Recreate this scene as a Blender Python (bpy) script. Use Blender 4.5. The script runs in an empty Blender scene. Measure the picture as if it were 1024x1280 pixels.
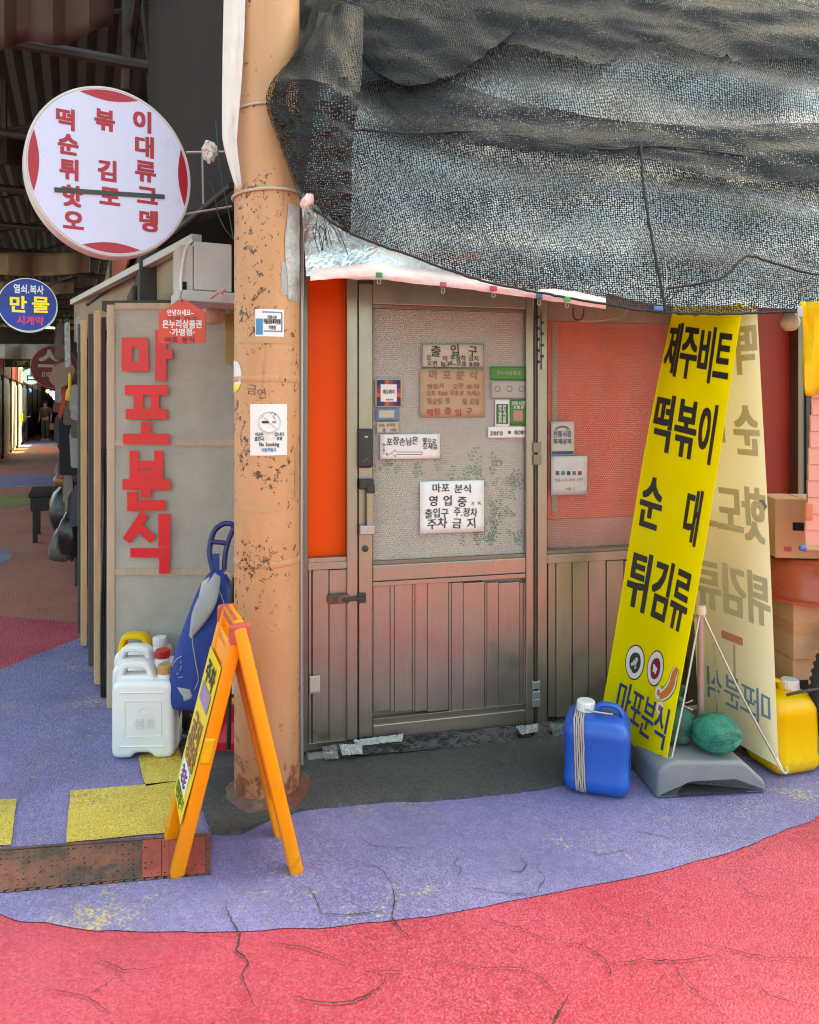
import bpy, bmesh, math, random
from mathutils import Vector, Matrix, noise
random.seed(7)
SC = bpy.context.scene
C = SC.collection
R = math.radians
# ------------------------------------------------------------------ camera, sky, sun, exposure
FPX, HX, HY, CH = 924.0, 512.0, 507.0, 1.5      # focal length in photo pixels, principal column, horizon row, eye height
cam = bpy.data.cameras.new('camera'); camo = bpy.data.objects.new('camera', cam); C.objects.link(camo)
camo.location = (0, 0, CH); camo.rotation_euler = (R(90), 0, 0)
cam.sensor_fit = 'VERTICAL'; cam.sensor_height = 36.0; cam.sensor_width = 28.8
cam.lens = 36.0 * FPX / 1280.0; cam.shift_y = -(640 - HY) / 1280.0
cam.clip_start = 0.05; cam.clip_end = 600
SC.camera = camo
SUN_EL, SUN_AZ = 54.0, 38.0                       # sun behind the shop, to the right (azimuth from +Y towards +X)
world = bpy.data.worlds.new('World'); SC.world = world; world.use_nodes = True
wt = world.node_tree; bg = wt.nodes['Background']
sky = wt.nodes.new('ShaderNodeTexSky'); sky.sky_type = 'NISHITA'; sky.sun_disc = False
sky.sun_elevation = R(SUN_EL); sky.sun_rotation = R(SUN_AZ)
sky.air_density = 1.0; sky.dust_density = 4.0; sky.ozone_density = 1.0
wt.links.new(sky.outputs[0], bg.inputs[0]); bg.inputs[1].default_value = 0.15
sl = bpy.data.lights.new('sun', 'SUN'); sl.energy = 2.4; sl.angle = R(0.5); sl.color = (1, .95, .87)
so = bpy.data.objects.new('sun', sl); C.objects.link(so)
sdir = Vector((math.sin(R(SUN_AZ)) * math.cos(R(SUN_EL)), math.cos(R(SUN_AZ)) * math.cos(R(SUN_EL)), math.sin(R(SUN_EL))))
so.rotation_euler = sdir.to_track_quat('Z', 'Y').to_euler(); so.location = (6, 12, 20)
vs = SC.view_settings
vs.view_transform = 'Standard'; vs.look = 'None'; vs.gamma = 1.0; vs.use_curve_mapping = False; vs.exposure = 2.5
vs.use_white_balance = True; vs.white_balance_temperature = 8600; vs.white_balance_tint = -5
cy = SC.cycles
cy.use_denoising = True; cy.denoising_prefilter = 'ACCURATE'; cy.filter_width = 1.15; cy.max_bounces = 8; cy.transparent_max_bounces = 24; cy.caustics_reflective = False; cy.caustics_refractive = False

# ------------------------------------------------------------------ measuring helpers
def ray(px, py): return Vector(((px - HX) / FPX, 1.0, -(py - HY) / FPX))
EYE = Vector((0, 0, CH))
def P(px, py, Y): return EYE + ray(px, py) * Y
def G(px, py, Z=0.0): return EYE + ray(px, py) * ((Z - CH) / ray(px, py).z)
class Frame:
    """a plane that stands in the place: origin, right, up, normal (towards the viewer)"""
    def __init__(s, o, right, up=(0, 0, 1)):
        s.o = Vector(o); s.r = Vector(right).normalized(); s.u = Vector(up).normalized(); s.n = s.r.cross(s.u).normalized()
    def uv(s, px, py, d=0.0):
        k = ray(px, py); o = s.o + s.n * d
        t = (o - EYE).dot(s.n) / k.dot(s.n); q = EYE + k * t - o
        return q.dot(s.r), q.dot(s.u)
    def w(s, u, v, d=0.0): return s.o + s.r * u + s.u * v + s.n * d
    def mat(s, u=0, v=0, d=0):
        m = Matrix((s.r, s.u, s.n)).transposed().to_4x4(); m.translation = s.w(u, v, d); return m

# ------------------------------------------------------------------ materials
MATS = {}
def lin(c):
    return tuple((x / 255 / 12.92) if x / 255 <= .04045 else ((x / 255 + .055) / 1.055) ** 2.4 for x in c)
def mat(name, col, rough=.55, metal=0.0, var=.12, vscale=6.0, bump=0.0, bscale=60.0, dirt=None, dirt_amt=0.0, dscale=5.0,
        emit=0.0, spec=.5, trans=0.0, stretch=None, coat=0.0, sheen=0.0, subsurf=0.0):
    if name in MATS: return MATS[name]
    m = bpy.data.materials.new(name); m.use_nodes = True; t = m.node_tree; N = t.nodes; L = t.links
    b = N['Principled BSDF']
    col = tuple(col)[:3]
    tc = N.new('ShaderNodeTexCoord'); vec = tc.outputs['Object']
    if stretch:
        mp = N.new('ShaderNodeMapping'); mp.inputs['Scale'].default_value = stretch; L.new(vec, mp.inputs[0]); vec = mp.outputs[0]
    n = N.new('ShaderNodeTexNoise'); n.inputs['Scale'].default_value = vscale; n.inputs['Detail'].default_value = 6; n.inputs['Roughness'].default_value = .65
    L.new(vec, n.inputs['Vector'])
    rp = N.new('ShaderNodeValToRGB'); rp.color_ramp.elements[0].position = .3; rp.color_ramp.elements[1].position = .7
    rp.color_ramp.elements[0].color = tuple(max(0, c * (1 - var)) for c in col) + (1,)
    rp.color_ramp.elements[1].color = tuple(min(1, c * (1 + var)) for c in col) + (1,)
    L.new(n.outputs['Fac'], rp.inputs[0]); out = rp.outputs[0]
    if dirt is not None:
        n2 = N.new('ShaderNodeTexNoise'); n2.inputs['Scale'].default_value = dscale; n2.inputs['Detail'].default_value = 9; n2.inputs['Roughness'].default_value = .72
        L.new(tc.outputs['Object'], n2.inputs['Vector'])
        r2 = N.new('ShaderNodeValToRGB'); lo = .72 - .36 * dirt_amt
        r2.color_ramp.elements[0].position = lo; r2.color_ramp.elements[1].position = min(1, lo + .14)
        r2.color_ramp.elements[0].color = (0, 0, 0, 1); r2.color_ramp.elements[1].color = (1, 1, 1, 1)
        L.new(n2.outputs['Fac'], r2.inputs[0])
        mx = N.new('ShaderNodeMix'); mx.data_type = 'RGBA'; L.new(r2.outputs[0], mx.inputs[0]); L.new(out, mx.inputs[6]); mx.inputs[7].default_value = tuple(dirt)[:3] + (1,)
        out = mx.outputs[2]
    L.new(out, b.inputs['Base Color'])
    b.inputs['Metallic'].default_value = metal; b.inputs['Specular IOR Level'].default_value = spec
    rr = N.new('ShaderNodeMapRange'); rr.inputs['To Min'].default_value = max(.02, rough - .1); rr.inputs['To Max'].default_value = min(1, rough + .1)
    L.new(n.outputs['Fac'], rr.inputs[0]); L.new(rr.outputs[0], b.inputs['Roughness'])
    if trans: b.inputs['Transmission Weight'].default_value = trans
    if coat: b.inputs['Coat Weight'].default_value = coat
    if sheen: b.inputs['Sheen Weight'].default_value = sheen
    if subsurf: b.inputs['Subsurface Weight'].default_value = subsurf; b.inputs['Subsurface Radius'].default_value = (.03, .03, .03)
    if emit: L.new(out, b.inputs['Emission Color']); b.inputs['Emission Strength'].default_value = emit
    if bump:
        n3 = N.new('ShaderNodeTexNoise'); n3.inputs['Scale'].default_value = bscale; n3.inputs['Detail'].default_value = 5
        L.new(vec, n3.inputs['Vector'])
        bp = N.new('ShaderNodeBump'); bp.inputs['Strength'].default_value = bump; bp.inputs['Distance'].default_value = .01
        L.new(n3.outputs['Fac'], bp.inputs['Height']); L.new(bp.outputs[0], b.inputs['Normal'])
    MATS[name] = m; return m
def flat(name, srgb, k=.8, **kw):
    """paint or print of a colour seen in the photograph, as a real-world reflectance"""
    return mat(name, tuple(x * k for x in lin(srgb)), **kw)

# ------------------------------------------------------------------ mesh builder
class MB:
    def __init__(s): s.v = []; s.f = []
    def add(s, vs_, fs_):
        o = len(s.v); s.v += [tuple(v) for v in vs_]; s.f += [tuple(i + o for i in f) for f in fs_]; return s
    def box(s, x0, x1, y0, y1, z0, z1):
        return s.add([(x0, y0, z0), (x1, y0, z0), (x1, y1, z0), (x0, y1, z0), (x0, y0, z1), (x1, y0, z1), (x1, y1, z1), (x0, y1, z1)],
                     [(0, 3, 2, 1), (4, 5, 6, 7), (0, 1, 5, 4), (1, 2, 6, 5), (2, 3, 7, 6), (3, 0, 4, 7)])
    def bar(s, a, b, w, h, up=(0, 0, 1)):
        a = Vector(a); b = Vector(b); d = (b - a).normalized(); u = Vector(up)
        if abs(d.dot(u)) > .98: u = Vector((0, 1, 0))
        sd = d.cross(u).normalized(); u = sd.cross(d).normalized()
        c = [sd * x + u * y for x, y in ((-w / 2, -h / 2), (w / 2, -h / 2), (w / 2, h / 2), (-w / 2, h / 2))]
        return s.add([a + q for q in c] + [b + q for q in c], [(0, 1, 2, 3), (7, 6, 5, 4), (0, 4, 5, 1), (1, 5, 6, 2), (2, 6, 7, 3), (3, 7, 4, 0)])
    def tube(s, pts, r, n=8, closed=False):
        pts = [Vector(p) for p in pts]; m = len(pts); rr = r if isinstance(r, (list, tuple)) else [r] * m
        vs_ = []; prev = None
        for i, p in enumerate(pts):
            if closed: d = pts[(i + 1) % m] - pts[i - 1]
            else: d = pts[min(i + 1, m - 1)] - pts[max(i - 1, 0)]
            d = d.normalized() if d.length > 1e-9 else Vector((0, 0, 1))
            if prev is None:
                u = Vector((0, 0, 1)) if abs(d.z) < .9 else Vector((1, 0, 0))
                a = d.cross(u).normalized()
            else:
                a = (prev - d * prev.dot(d)); a = a.normalized() if a.length > 1e-6 else d.orthogonal().normalized()
            prev = a; b = d.cross(a)
            for k in range(n):
                q = 2 * math.pi * k / n; vs_.append(p + a * math.cos(q) * rr[i] + b * math.sin(q) * rr[i])
        fs_ = []
        for i in range(m if closed else m - 1):
            j = (i + 1) % m
            for k in range(n):
                k2 = (k + 1) % n; fs_.append((i * n + k, i * n + k2, j * n + k2, j * n + k))
        if not closed:
            fs_.append(tuple(range(n - 1, -1, -1))); fs_.append(tuple((m - 1) * n + k for k in range(n)))
        return s.add(vs_, fs_)
    def loft(s, rings, cap=True, closed=False):
        n = len(rings[0]); vs_ = [v for r_ in rings for v in r_]; fs_ = []
        m = len(rings)
        for i in range(m if closed else m - 1):
            j = (i + 1) % m
            for k in range(n):
                k2 = (k + 1) % n; fs_.append((i * n + k, i * n + k2, j * n + k2, j * n + k))
        if cap and not closed:
            fs_.append(tuple(range(n - 1, -1, -1))); fs_.append(tuple((m - 1) * n + k for k in range(n)))
        return s.add(vs_, fs_)
    def lathe(s, prof, n=24, c=(0, 0, 0), ridge=0.0, M=None):
        c = Vector(c); rings = []
        for r_, z in prof:
            ring = []
            for k in range(n):
                q = 2 * math.pi * k / n; rr = r_ * (1 - ridge * (k % 2))
                p = Vector((rr * math.cos(q), rr * math.sin(q), z))
                ring.append((M @ p if M else p) + c)
            rings.append(ring)
        return s.loft(rings)
    def grid(s, pts):
        h = len(pts); w = len(pts[0])
        return s.add([p for r_ in pts for p in r_], [(i * w + j, i * w + j + 1, (i + 1) * w + j + 1, (i + 1) * w + j) for i in range(h - 1) for j in range(w - 1)])
    def pillow(s, outline, d0, d1, rnd, fn, steps=3):
        """a slab cut to an outline (2-D, counter-clockwise), its edges rounded; fn maps (a, b, depth) to space"""
        n = len(outline); nor = []
        for i in range(n):
            a = Vector(outline[i - 1]); b = Vector(outline[i]); c = Vector(outline[(i + 1) % n])
            e = ((b - a).normalized() + (c - b).normalized()); e = e.normalized() if e.length > 1e-6 else (c - b).normalized()
            nor.append(Vector((-e.y, e.x)))
        rings = []
        for side in (0, 1):
            seq = range(steps + 1)
            for k in (seq if side == 0 else reversed(seq)):
                q = k / steps * math.pi / 2
                ins = rnd * (1 - math.sin(q)); dp = rnd * (1 - math.cos(q))
                d = d0 + dp if side == 0 else d1 - dp
                rings.append([fn(o[0] + nn.x * ins, o[1] + nn.y * ins, d) for o, nn in zip(outline, nor)])
        return s.loft(rings)
    def build(s, name, m, parent=None, smooth=False, bevel=0.0, solid=0.0, sub=0, kind=None, label=None, cat=None, group=None, w=False):
        vv = s.v
        if w and parent is not None:
            iv = WM(parent).inverted(); vv = [tuple(iv @ Vector(v)) for v in vv]
        me = bpy.data.meshes.new(name); me.from_pydata(vv, [], s.f); me.update()
        if smooth:
            bm_ = bmesh.new(); bm_.from_mesh(me); bmesh.ops.recalc_face_normals(bm_, faces=bm_.faces)
            for e in bm_.edges:
                if len(e.link_faces) == 2 and e.calc_face_angle(0) > R(42): e.smooth = False
            for f_ in bm_.faces: f_.smooth = True
            bm_.to_mesh(me); bm_.free()
        return put(name, me, m, parent, bevel, solid, sub, kind, label, cat, group)
def WM(o): return (WM(o.parent) if o.parent else Matrix()) @ o.matrix_basis
def put(name, me, m, parent=None, bevel=0.0, solid=0.0, sub=0, kind=None, label=None, cat=None, group=None):
    if m is not None and not me.materials: me.materials.append(m)
    o = bpy.data.objects.new(name, me); C.objects.link(o)
    if parent is not None: o.parent = parent
    if solid: k = o.modifiers.new('solid', 'SOLIDIFY'); k.thickness = solid; k.offset = 0
    if bevel: k = o.modifiers.new('bevel', 'BEVEL'); k.width = bevel; k.segments = 2; k.limit_method = 'ANGLE'
    if sub: k = o.modifiers.new('sub', 'SUBSURF'); k.levels = sub; k.render_levels = sub
    tag(o, label, cat, group, kind); return o
def tag(o, label=None, cat=None, group=None, kind=None):
    if label: o['label'] = label
    if cat: o['category'] = cat
    if group: o['group'] = group
    if kind: o['kind'] = kind
    return o
def thing(name, label, cat, loc=(0, 0, 0), rz=0.0, group=None, mw=None):
    o = bpy.data.objects.new(name, None); C.objects.link(o); o.empty_display_size = .1
    o.matrix_basis = mw if mw is not None else Matrix.Translation(Vector(loc)) @ Matrix.Rotation(rz, 4, 'Z')
    return tag(o, label, cat, group)
def bx(name, m, parent, x0, x1, y0, y1, z0, z1, bevel=0.0, **kw): return MB().box(x0, x1, y0, y1, z0, z1).build(name, m, parent, bevel=bevel, **kw)
def smooth_path(pts, n=6, closed=False):
    pts = [Vector(p) for p in pts]; out = []; m = len(pts)
    for i in range(m if closed else m - 1):
        if closed: a, b, c, d = pts[i - 1], pts[i], pts[(i + 1) % m], pts[(i + 2) % m]
        else: a, b, c, d = pts[max(i - 1, 0)], pts[i], pts[i + 1], pts[min(i + 2, m - 1)]
        for k in range(n):
            t = k / n; out.append(.5 * ((2 * b) + (c - a) * t + (2 * a - 5 * b + 4 * c - d) * t * t + (3 * b - a - 3 * c + d) * t ** 3))
    if not closed: out.append(pts[-1])
    return out
def rrect(x0, x1, y0, y1, r, n=5):
    o = []
    for cx, cy_, a in ((x1 - r, y0 + r, -90), (x1 - r, y1 - r, 0), (x0 + r, y1 - r, 90), (x0 + r, y0 + r, 180)):
        for k in range(n + 1):
            q = R(a + 90 * k / n); o.append((cx + r * math.cos(q), cy_ + r * math.sin(q)))
    return o
def rpoly(pts, r, n=4):
    """round the corners of a polygon; r is one radius or one per corner"""
    o = []; m = len(pts)
    for i in range(m):
        a = Vector(pts[i - 1]); b = Vector(pts[i]); c = Vector(pts[(i + 1) % m]); rr = r[i] if isinstance(r, (list, tuple)) else r
        e1 = (a - b); e2 = (c - b); q = min(rr, e1.length * .48, e2.length * .48)
        p1 = b + e1.normalized() * q; p2 = b + e2.normalized() * q
        for k in range(n + 1):
            t = k / n; o.append(tuple((1 - t) ** 2 * p1 + 2 * t * (1 - t) * b + t * t * p2))
    return o

# ------------------------------------------------------------------ lettering
CHARS = sorted(set('떡볶이순대튀김류핫도그오뎅열쇠복사만물시계약마포분식제주비트출입구영업중정차금지매장포손님은옆으로오세요안녕하온누리상품권가맹점전통화재공곳연역입니다흡때과태료부만원샘표페로요일월을전후종'
                   '占스0123456789.:~-zeroNSmking·서울특별을공동체직'))
GL = {}
def _glyphs():
    tmp = []
    for ch in CHARS:
        cu = bpy.data.curves.new('glyph', 'FONT'); cu.body = ch; cu.size = 1; cu.resolution_u = 3
        o = bpy.data.objects.new('glyph', cu); C.objects.link(o); tmp.append((ch, o, cu))
    dg = bpy.context.evaluated_depsgraph_get(); dg.update()
    for ch, o, cu in tmp:
        me = bpy.data.meshes.new_from_object(o.evaluated_get(dg))
        v = [(p.co.x, p.co.y) for p in me.vertices]; f_ = [tuple(p.vertices) for p in me.polygons]
        GL[ch] = (v, f_, max([p[0] for p in v] or [.3]), min([p[0] for p in v] or [0]))
        bpy.data.meshes.remove(me)
    for ch, o, cu in tmp: bpy.data.objects.remove(o); bpy.data.curves.remove(cu)
_glyphs()
def hangul(ch): return ord(ch) > 0x2000
def advance(ch):
    if ch == ' ': return .42
    if hangul(ch): return .92
    return GL[ch][2] + .07 if ch in GL else .4
def lay(s, cx, cy_, w, h, fn, bold=(0, 0), jit=0.0, mb=None, z0=.0012):
    """lay a line of characters centred at (cx, cy) on a surface; fn(a, b, lift) gives the point in space"""
    mb = mb or MB(); tot = sum(advance(c) for c in s); k = w / tot; x = cx - w / 2
    for c in s:
        a = advance(c)
        if c in GL:
            v, f_, _, mn = GL[c]; ja = random.uniform(-jit, jit) * .12; jy = random.uniform(-jit, jit) * h * .12
            sh = [(0, 0)] if not (bold[0] or bold[1]) else [(i, j) for j in (-1, 0, 1) for i in (-1, 0, 1)]
            for q, (i, j) in enumerate(sh):
                pts = []
                for gx, gy in v:
                    xx = gx + i * bold[0]; yy = gy + j * bold[1] - .34
                    xx, yy = xx - ja * yy, yy + ja * (xx - .46)
                    pts.append(fn(x + xx * k, cy_ + yy / .92 * h + jy, z0 + q * .00012))
                mb.add(pts, f_)
        x += a * k
    return mb
def frame_fn(fr, d=0.0): return lambda a, b, l: fr.w(a, b, d + l)
def text(name, m, parent, s, fr, px, py, wpx, hpx, d=0.0, bold=(0, 0), jit=0.0, kind=None):
    """print of a line whose middle and size are read off the photograph, on a plane of the place"""
    u, v = fr.uv(px, py, d); u0, _ = fr.uv(px - wpx / 2, py, d); u1, _ = fr.uv(px + wpx / 2, py, d)
    _, v0 = fr.uv(px, py + hpx / 2, d); _, v1 = fr.uv(px, py - hpx / 2, d)
    inv = WM(parent).inverted() if parent else Matrix()
    fn = lambda a, b, l: inv @ fr.w(a, b, d + l)
    return lay(s, u, v, u1 - u0, v1 - v0, fn, bold, jit).build(name, m, parent, kind=kind)

# ------------------------------------------------------------------ special materials
def nodes_mat(name):
    m = bpy.data.materials.new(name); m.use_nodes = True; t = m.node_tree; MATS[name] = m
    return m, t.nodes, t.links, t.nodes['Principled BSDF'], t.nodes['Material Output']
def mth(N, L, op, a, b=None, c=None):
    n = N.new('ShaderNodeMath'); n.operation = op
    for i, x in enumerate((a, b, c)):
        if x is None: continue
        if isinstance(x, (int, float)): n.inputs[i].default_value = x
        else: L.new(x, n.inputs[i])
    return n.outputs[0]
def noise_n(N, L, vec, scale, detail=5, rough=.6, dist=0.0):
    n = N.new('ShaderNodeTexNoise'); n.inputs['Scale'].default_value = scale; n.inputs['Detail'].default_value = detail
    n.inputs['Roughness'].default_value = rough; n.inputs['Distortion'].default_value = dist; L.new(vec, n.inputs['Vector']); return n.outputs['Fac']
def ramp(N, L, fac, stops):
    r_ = N.new('ShaderNodeValToRGB'); e = r_.color_ramp.elements
    while len(e) < len(stops): e.new(.5)
    for q, (p, c) in zip(e, stops):
        q.position = p; q.color = (c, c, c, 1) if isinstance(c, (int, float)) else tuple(c)[:3] + (1,)
    L.new(fac, r_.inputs[0]); return r_.outputs[0]
def mix(N, L, fac, a, b):
    m_ = N.new('ShaderNodeMix'); m_.data_type = 'RGBA'
    for i, x in ((0, fac), (6, a), (7, b)):
        if isinstance(x, (int, float)): m_.inputs[i].default_value = x
        elif isinstance(x, tuple): m_.inputs[i].default_value = x[:3] + (1,)
        else: L.new(x, m_.inputs[i])
    return m_.outputs[2]
def bumped(N, L, b, h, strength=.5, dist=.004):
    bp = N.new('ShaderNodeBump'); bp.inputs['Strength'].default_value = strength; bp.inputs['Distance'].default_value = dist
    L.new(h, bp.inputs['Height']); L.new(bp.outputs[0], b.inputs['Normal']); return bp
def road_paint(name, col, col2, wear, wearcol=(.13, .125, .12), wear_lo=.62, extra=None, speck=.5, extra_lo=.63):
    """paint rolled on rough asphalt: worn to the stone in patches, fine cracks, stone relief"""
    m, N, L, b, out = nodes_mat(name)
    g = N.new('ShaderNodeNewGeometry'); pos = g.outputs['Position']
    big = noise_n(N, L, pos, 1.3, 6, .6); mid = noise_n(N, L, pos, 9, 8, .7); fine = noise_n(N, L, pos, 170, 3, .7); fine2 = noise_n(N, L, pos, 75, 6, .75)
    patch_ = noise_n(N, L, pos, .8, 5, .65); coarse = noise_n(N, L, pos, 30, 5, .75)
    amt = ramp(N, L, mth(N, L, 'ADD', mth(N, L, 'MULTIPLY', patch_, .7), mth(N, L, 'MULTIPLY', coarse, .3)), [(.40, .12), (.62, .75)])
    gr = N.new('ShaderNodeTexVoronoi'); gr.inputs['Scale'].default_value = 150; L.new(pos, gr.inputs['Vector'])
    sg = N.new('ShaderNodeSeparateColor'); L.new(gr.outputs['Color'], sg.inputs[0])
    c = mix(N, L, ramp(N, L, mth(N, L, 'ADD', mth(N, L, 'MULTIPLY', big, .55), mth(N, L, 'MULTIPLY', coarse, .45)), [(.42, 0), (.58, 1)]), col, col2)
    c = mix(N, L, mth(N, L, 'MULTIPLY', ramp(N, L, sg.outputs[0], [(.55, 0), (.75, .8)]), amt), c, tuple(min(1, x * 1.15 + .05) for x in col2))
    c = mix(N, L, mth(N, L, 'MULTIPLY', ramp(N, L, sg.outputs[1], [(.70, 0), (.86, .85)]), amt), c, tuple(x * .55 for x in col))
    c = mix(N, L, mth(N, L, 'MULTIPLY', ramp(N, L, gr.outputs['Distance'], [(.42, 0), (.72, .8)]), amt), c, tuple(x * .38 for x in col))
    if extra:                                    # older paint of another colour showing in flecks
        e = mth(N, L, 'ADD', mth(N, L, 'MULTIPLY', noise_n(N, L, pos, 1.7, 4, .6), .5), mth(N, L, 'MULTIPLY', fine2, .5))
        c = mix(N, L, ramp(N, L, e, [(extra_lo - .02, 0), (extra_lo + .02, 1)]), c, extra)
    w = mth(N, L, 'ADD', mth(N, L, 'MULTIPLY', mid, .5), mth(N, L, 'MULTIPLY', fine2, .5))
    w = mth(N, L, 'ADD', w, mth(N, L, 'MULTIPLY', mth(N, L, 'SUBTRACT', big, .5), .3))
    c = mix(N, L, mth(N, L, 'MULTIPLY', ramp(N, L, w, [(wear_lo, 0), (wear_lo + .06, 1)]), wear), c, wearcol)
    c = mix(N, L, ramp(N, L, fine, [(.62, 0), (.70, speck)]), c, tuple(min(1, x * 1.5 + .03) for x in col2))
    c = mix(N, L, ramp(N, L, noise_n(N, L, pos, 1.15, 7, .68, .4), [(.50, 0), (.72, .5)]), c, tuple(x * .45 + .02 for x in col))   # spilt and trodden-in stains
    dv = N.new('ShaderNodeMix'); dv.data_type = 'VECTOR'; dn = N.new('ShaderNodeTexNoise'); dn.inputs['Scale'].default_value = 6; dn.inputs['Detail'].default_value = 6; L.new(pos, dn.inputs['Vector'])
    dv.inputs[0].default_value = .2; L.new(pos, dv.inputs[4]); L.new(dn.outputs['Color'], dv.inputs[5])
    vo = N.new('ShaderNodeTexVoronoi'); vo.feature = 'DISTANCE_TO_EDGE'; vo.inputs['Scale'].default_value = 4.6; L.new(dv.outputs[1], vo.inputs['Vector'])
    ck = ramp(N, L, vo.outputs['Distance'], [(.0015, 1), (.006, 0)])
    ck = mth(N, L, 'MULTIPLY', ck, ramp(N, L, noise_n(N, L, pos, 1.9, 4, .6), [(.56, 0), (.66, .7)]))
    c = mix(N, L, ck, c, (.03, .022, .022))
    L.new(c, b.inputs['Base Color'])
    L.new(ramp(N, L, fine2, [(.3, .5), (.7, .82)]), b.inputs['Roughness'])
    h = mth(N, L, 'ADD', mth(N, L, 'ADD', mth(N, L, 'MULTIPLY', fine2, .6), mth(N, L, 'ADD', mth(N, L, 'MULTIPLY', coarse, .8), mth(N, L, 'MULTIPLY', gr.outputs['Distance'], -.9))), mth(N, L, 'MULTIPLY', ck, -1.2))
    bumped(N, L, b, h, .7, .006)
    return m
M_RED = road_paint('red road paint', (.47, .032, .06), (.57, .072, .115), .8, (.21, .13, .12), .62, speck=.55)
M_PUR = road_paint('purple road paint', (.165, .145, .325), (.265, .235, .445), .85, (.17, .165, .19), .585, extra=(.56, .46, .16), speck=.5, extra_lo=.59)
M_YEL = road_paint('yellow road paint', (.62, .43, .05), (.74, .55, .09), .8, (.17, .15, .17), .585, speck=.5)
M_ASP = road_paint('bare asphalt', (.052, .052, .05), (.09, .088, .084), .7, (.19, .185, .175), .58, speck=.6)
M_TERRA = road_paint('terracotta road paint', (.46, .13, .085), (.54, .18, .12), .5)
M_OLIVE = road_paint('olive road paint', (.22, .2, .04), (.28, .25, .06), .4)

def bubble_film(name, tint, opacity, rough=.22, pitch=.0105):
    """clear bubble film: rows of round blisters, glossy, partly see-through"""
    m, N, L, b, out = nodes_mat(name)
    tc = N.new('ShaderNodeTexCoord'); sp = N.new('ShaderNodeSeparateXYZ'); L.new(tc.outputs['Object'], sp.inputs[0])
    x = mth(N, L, 'DIVIDE', sp.outputs['X'], pitch); z = mth(N, L, 'DIVIDE', sp.outputs['Z'], pitch * .866)
    row = mth(N, L, 'FLOOR', z); odd = mth(N, L, 'MULTIPLY', mth(N, L, 'MODULO', mth(N, L, 'ABSOLUTE', row), 2.0), .5)
    fx = mth(N, L, 'SUBTRACT', mth(N, L, 'FRACT', mth(N, L, 'ADD', x, odd)), .5); fz = mth(N, L, 'SUBTRACT', mth(N, L, 'FRACT', z), .5)
    rr = mth(N, L, 'SQRT', mth(N, L, 'ADD', mth(N, L, 'MULTIPLY', fx, fx), mth(N, L, 'MULTIPLY', fz, fz)))
    h = mth(N, L, 'SQRT', mth(N, L, 'MAXIMUM', mth(N, L, 'SUBTRACT', .19, mth(N, L, 'MULTIPLY', rr, rr)), 0.0))
    wr = noise_n(N, L, tc.outputs['Object'], 9, 6, .7)
    b.inputs['Base Color'].default_value = tuple(tint) + (1,); b.inputs['Roughness'].default_value = rough; b.inputs['Specular IOR Level'].default_value = .8
    bumped(N, L, b, mth(N, L, 'ADD', h, mth(N, L, 'ADD', mth(N, L, 'MULTIPLY', wr, 1.6), mth(N, L, 'MULTIPLY', mth(N, L, 'ABSOLUTE', mth(N, L, 'SUBTRACT', noise_n(N, L, tc.outputs['Object'], 5, 4, .6, 1.0), .5)), 5.0))), 1.0, .006)
    tr = N.new('ShaderNodeBsdfTransparent'); mx = N.new('ShaderNodeMixShader')
    fac = mth(N, L, 'ADD', mth(N, L, 'MULTIPLY', h, .5), mth(N, L, 'ADD', opacity - .2, mth(N, L, 'MULTIPLY', wr, .25)))
    L.new(fac, mx.inputs[0]); L.new(tr.outputs[0], mx.inputs[1]); L.new(b.outputs[0], mx.inputs[2]); L.new(mx.outputs[0], out.inputs[0])
    return m
M_BUB = bubble_film('clear bubble film', (.68, .64, .57), .16)
M_BUBR = bubble_film('hazy bubble film', (.72, .55, .48), .10)
M_BUBP = bubble_film('grey bubble film', (.70, .67, .60), .28, .12)

def knit(name, coverage, pale=0.0, vary=.34):
    """black shade netting: knitted loops with open stitches"""
    m, N, L, b, out = nodes_mat(name)
    uv = N.new('ShaderNodeUVMap'); mp = N.new('ShaderNodeMapping'); L.new(uv.outputs[0], mp.inputs[0]); mp.inputs['Scale'].default_value = (1 / .0108, 1 / .0080, 1); mp.inputs['Rotation'].default_value = (0, 0, .14)
    wob = N.new('ShaderNodeTexNoise'); wob.inputs['Scale'].default_value = 14; wob.inputs['Detail'].default_value = 3; L.new(uv.outputs[0], wob.inputs['Vector'])
    av = N.new('ShaderNodeVectorMath'); av.operation = 'MULTIPLY_ADD'; L.new(wob.outputs['Color'], av.inputs[0]); av.inputs[1].default_value = (1.6, 1.6, 0); L.new(mp.outputs[0], av.inputs[2])
    vo = N.new('ShaderNodeTexVoronoi'); vo.inputs['Scale'].default_value = 1; vo.inputs['Randomness'].default_value = .34; L.new(av.outputs[0], vo.inputs['Vector'])
    d = vo.outputs['Distance']
    big = noise_n(N, L, uv.outputs[0], 3.2, 4, .6)
    thr = mth(N, L, 'ADD', coverage, mth(N, L, 'MULTIPLY', mth(N, L, 'SUBTRACT', big, .5), vary))
    a = mth(N, L, 'GREATER_THAN', d, thr)
    b.inputs['Base Color'].default_value = (.009 + pale, .0095 + pale, .0105 + pale, 1); b.inputs['Roughness'].default_value = .5; b.inputs['Specular IOR Level'].default_value = .28
    bumped(N, L, b, d, .45, .006)
    tr = N.new('ShaderNodeBsdfTransparent'); mx = N.new('ShaderNodeMixShader')
    L.new(a, mx.inputs[0]); L.new(tr.outputs[0], mx.inputs[1]); L.new(b.outputs[0], mx.inputs[2]); L.new(mx.outputs[0], out.inputs[0]); return m
M_NET = knit('black shade netting', .385, .0, .26); M_NET2 = knit('thick folded netting', .315, .0, .12)

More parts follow.
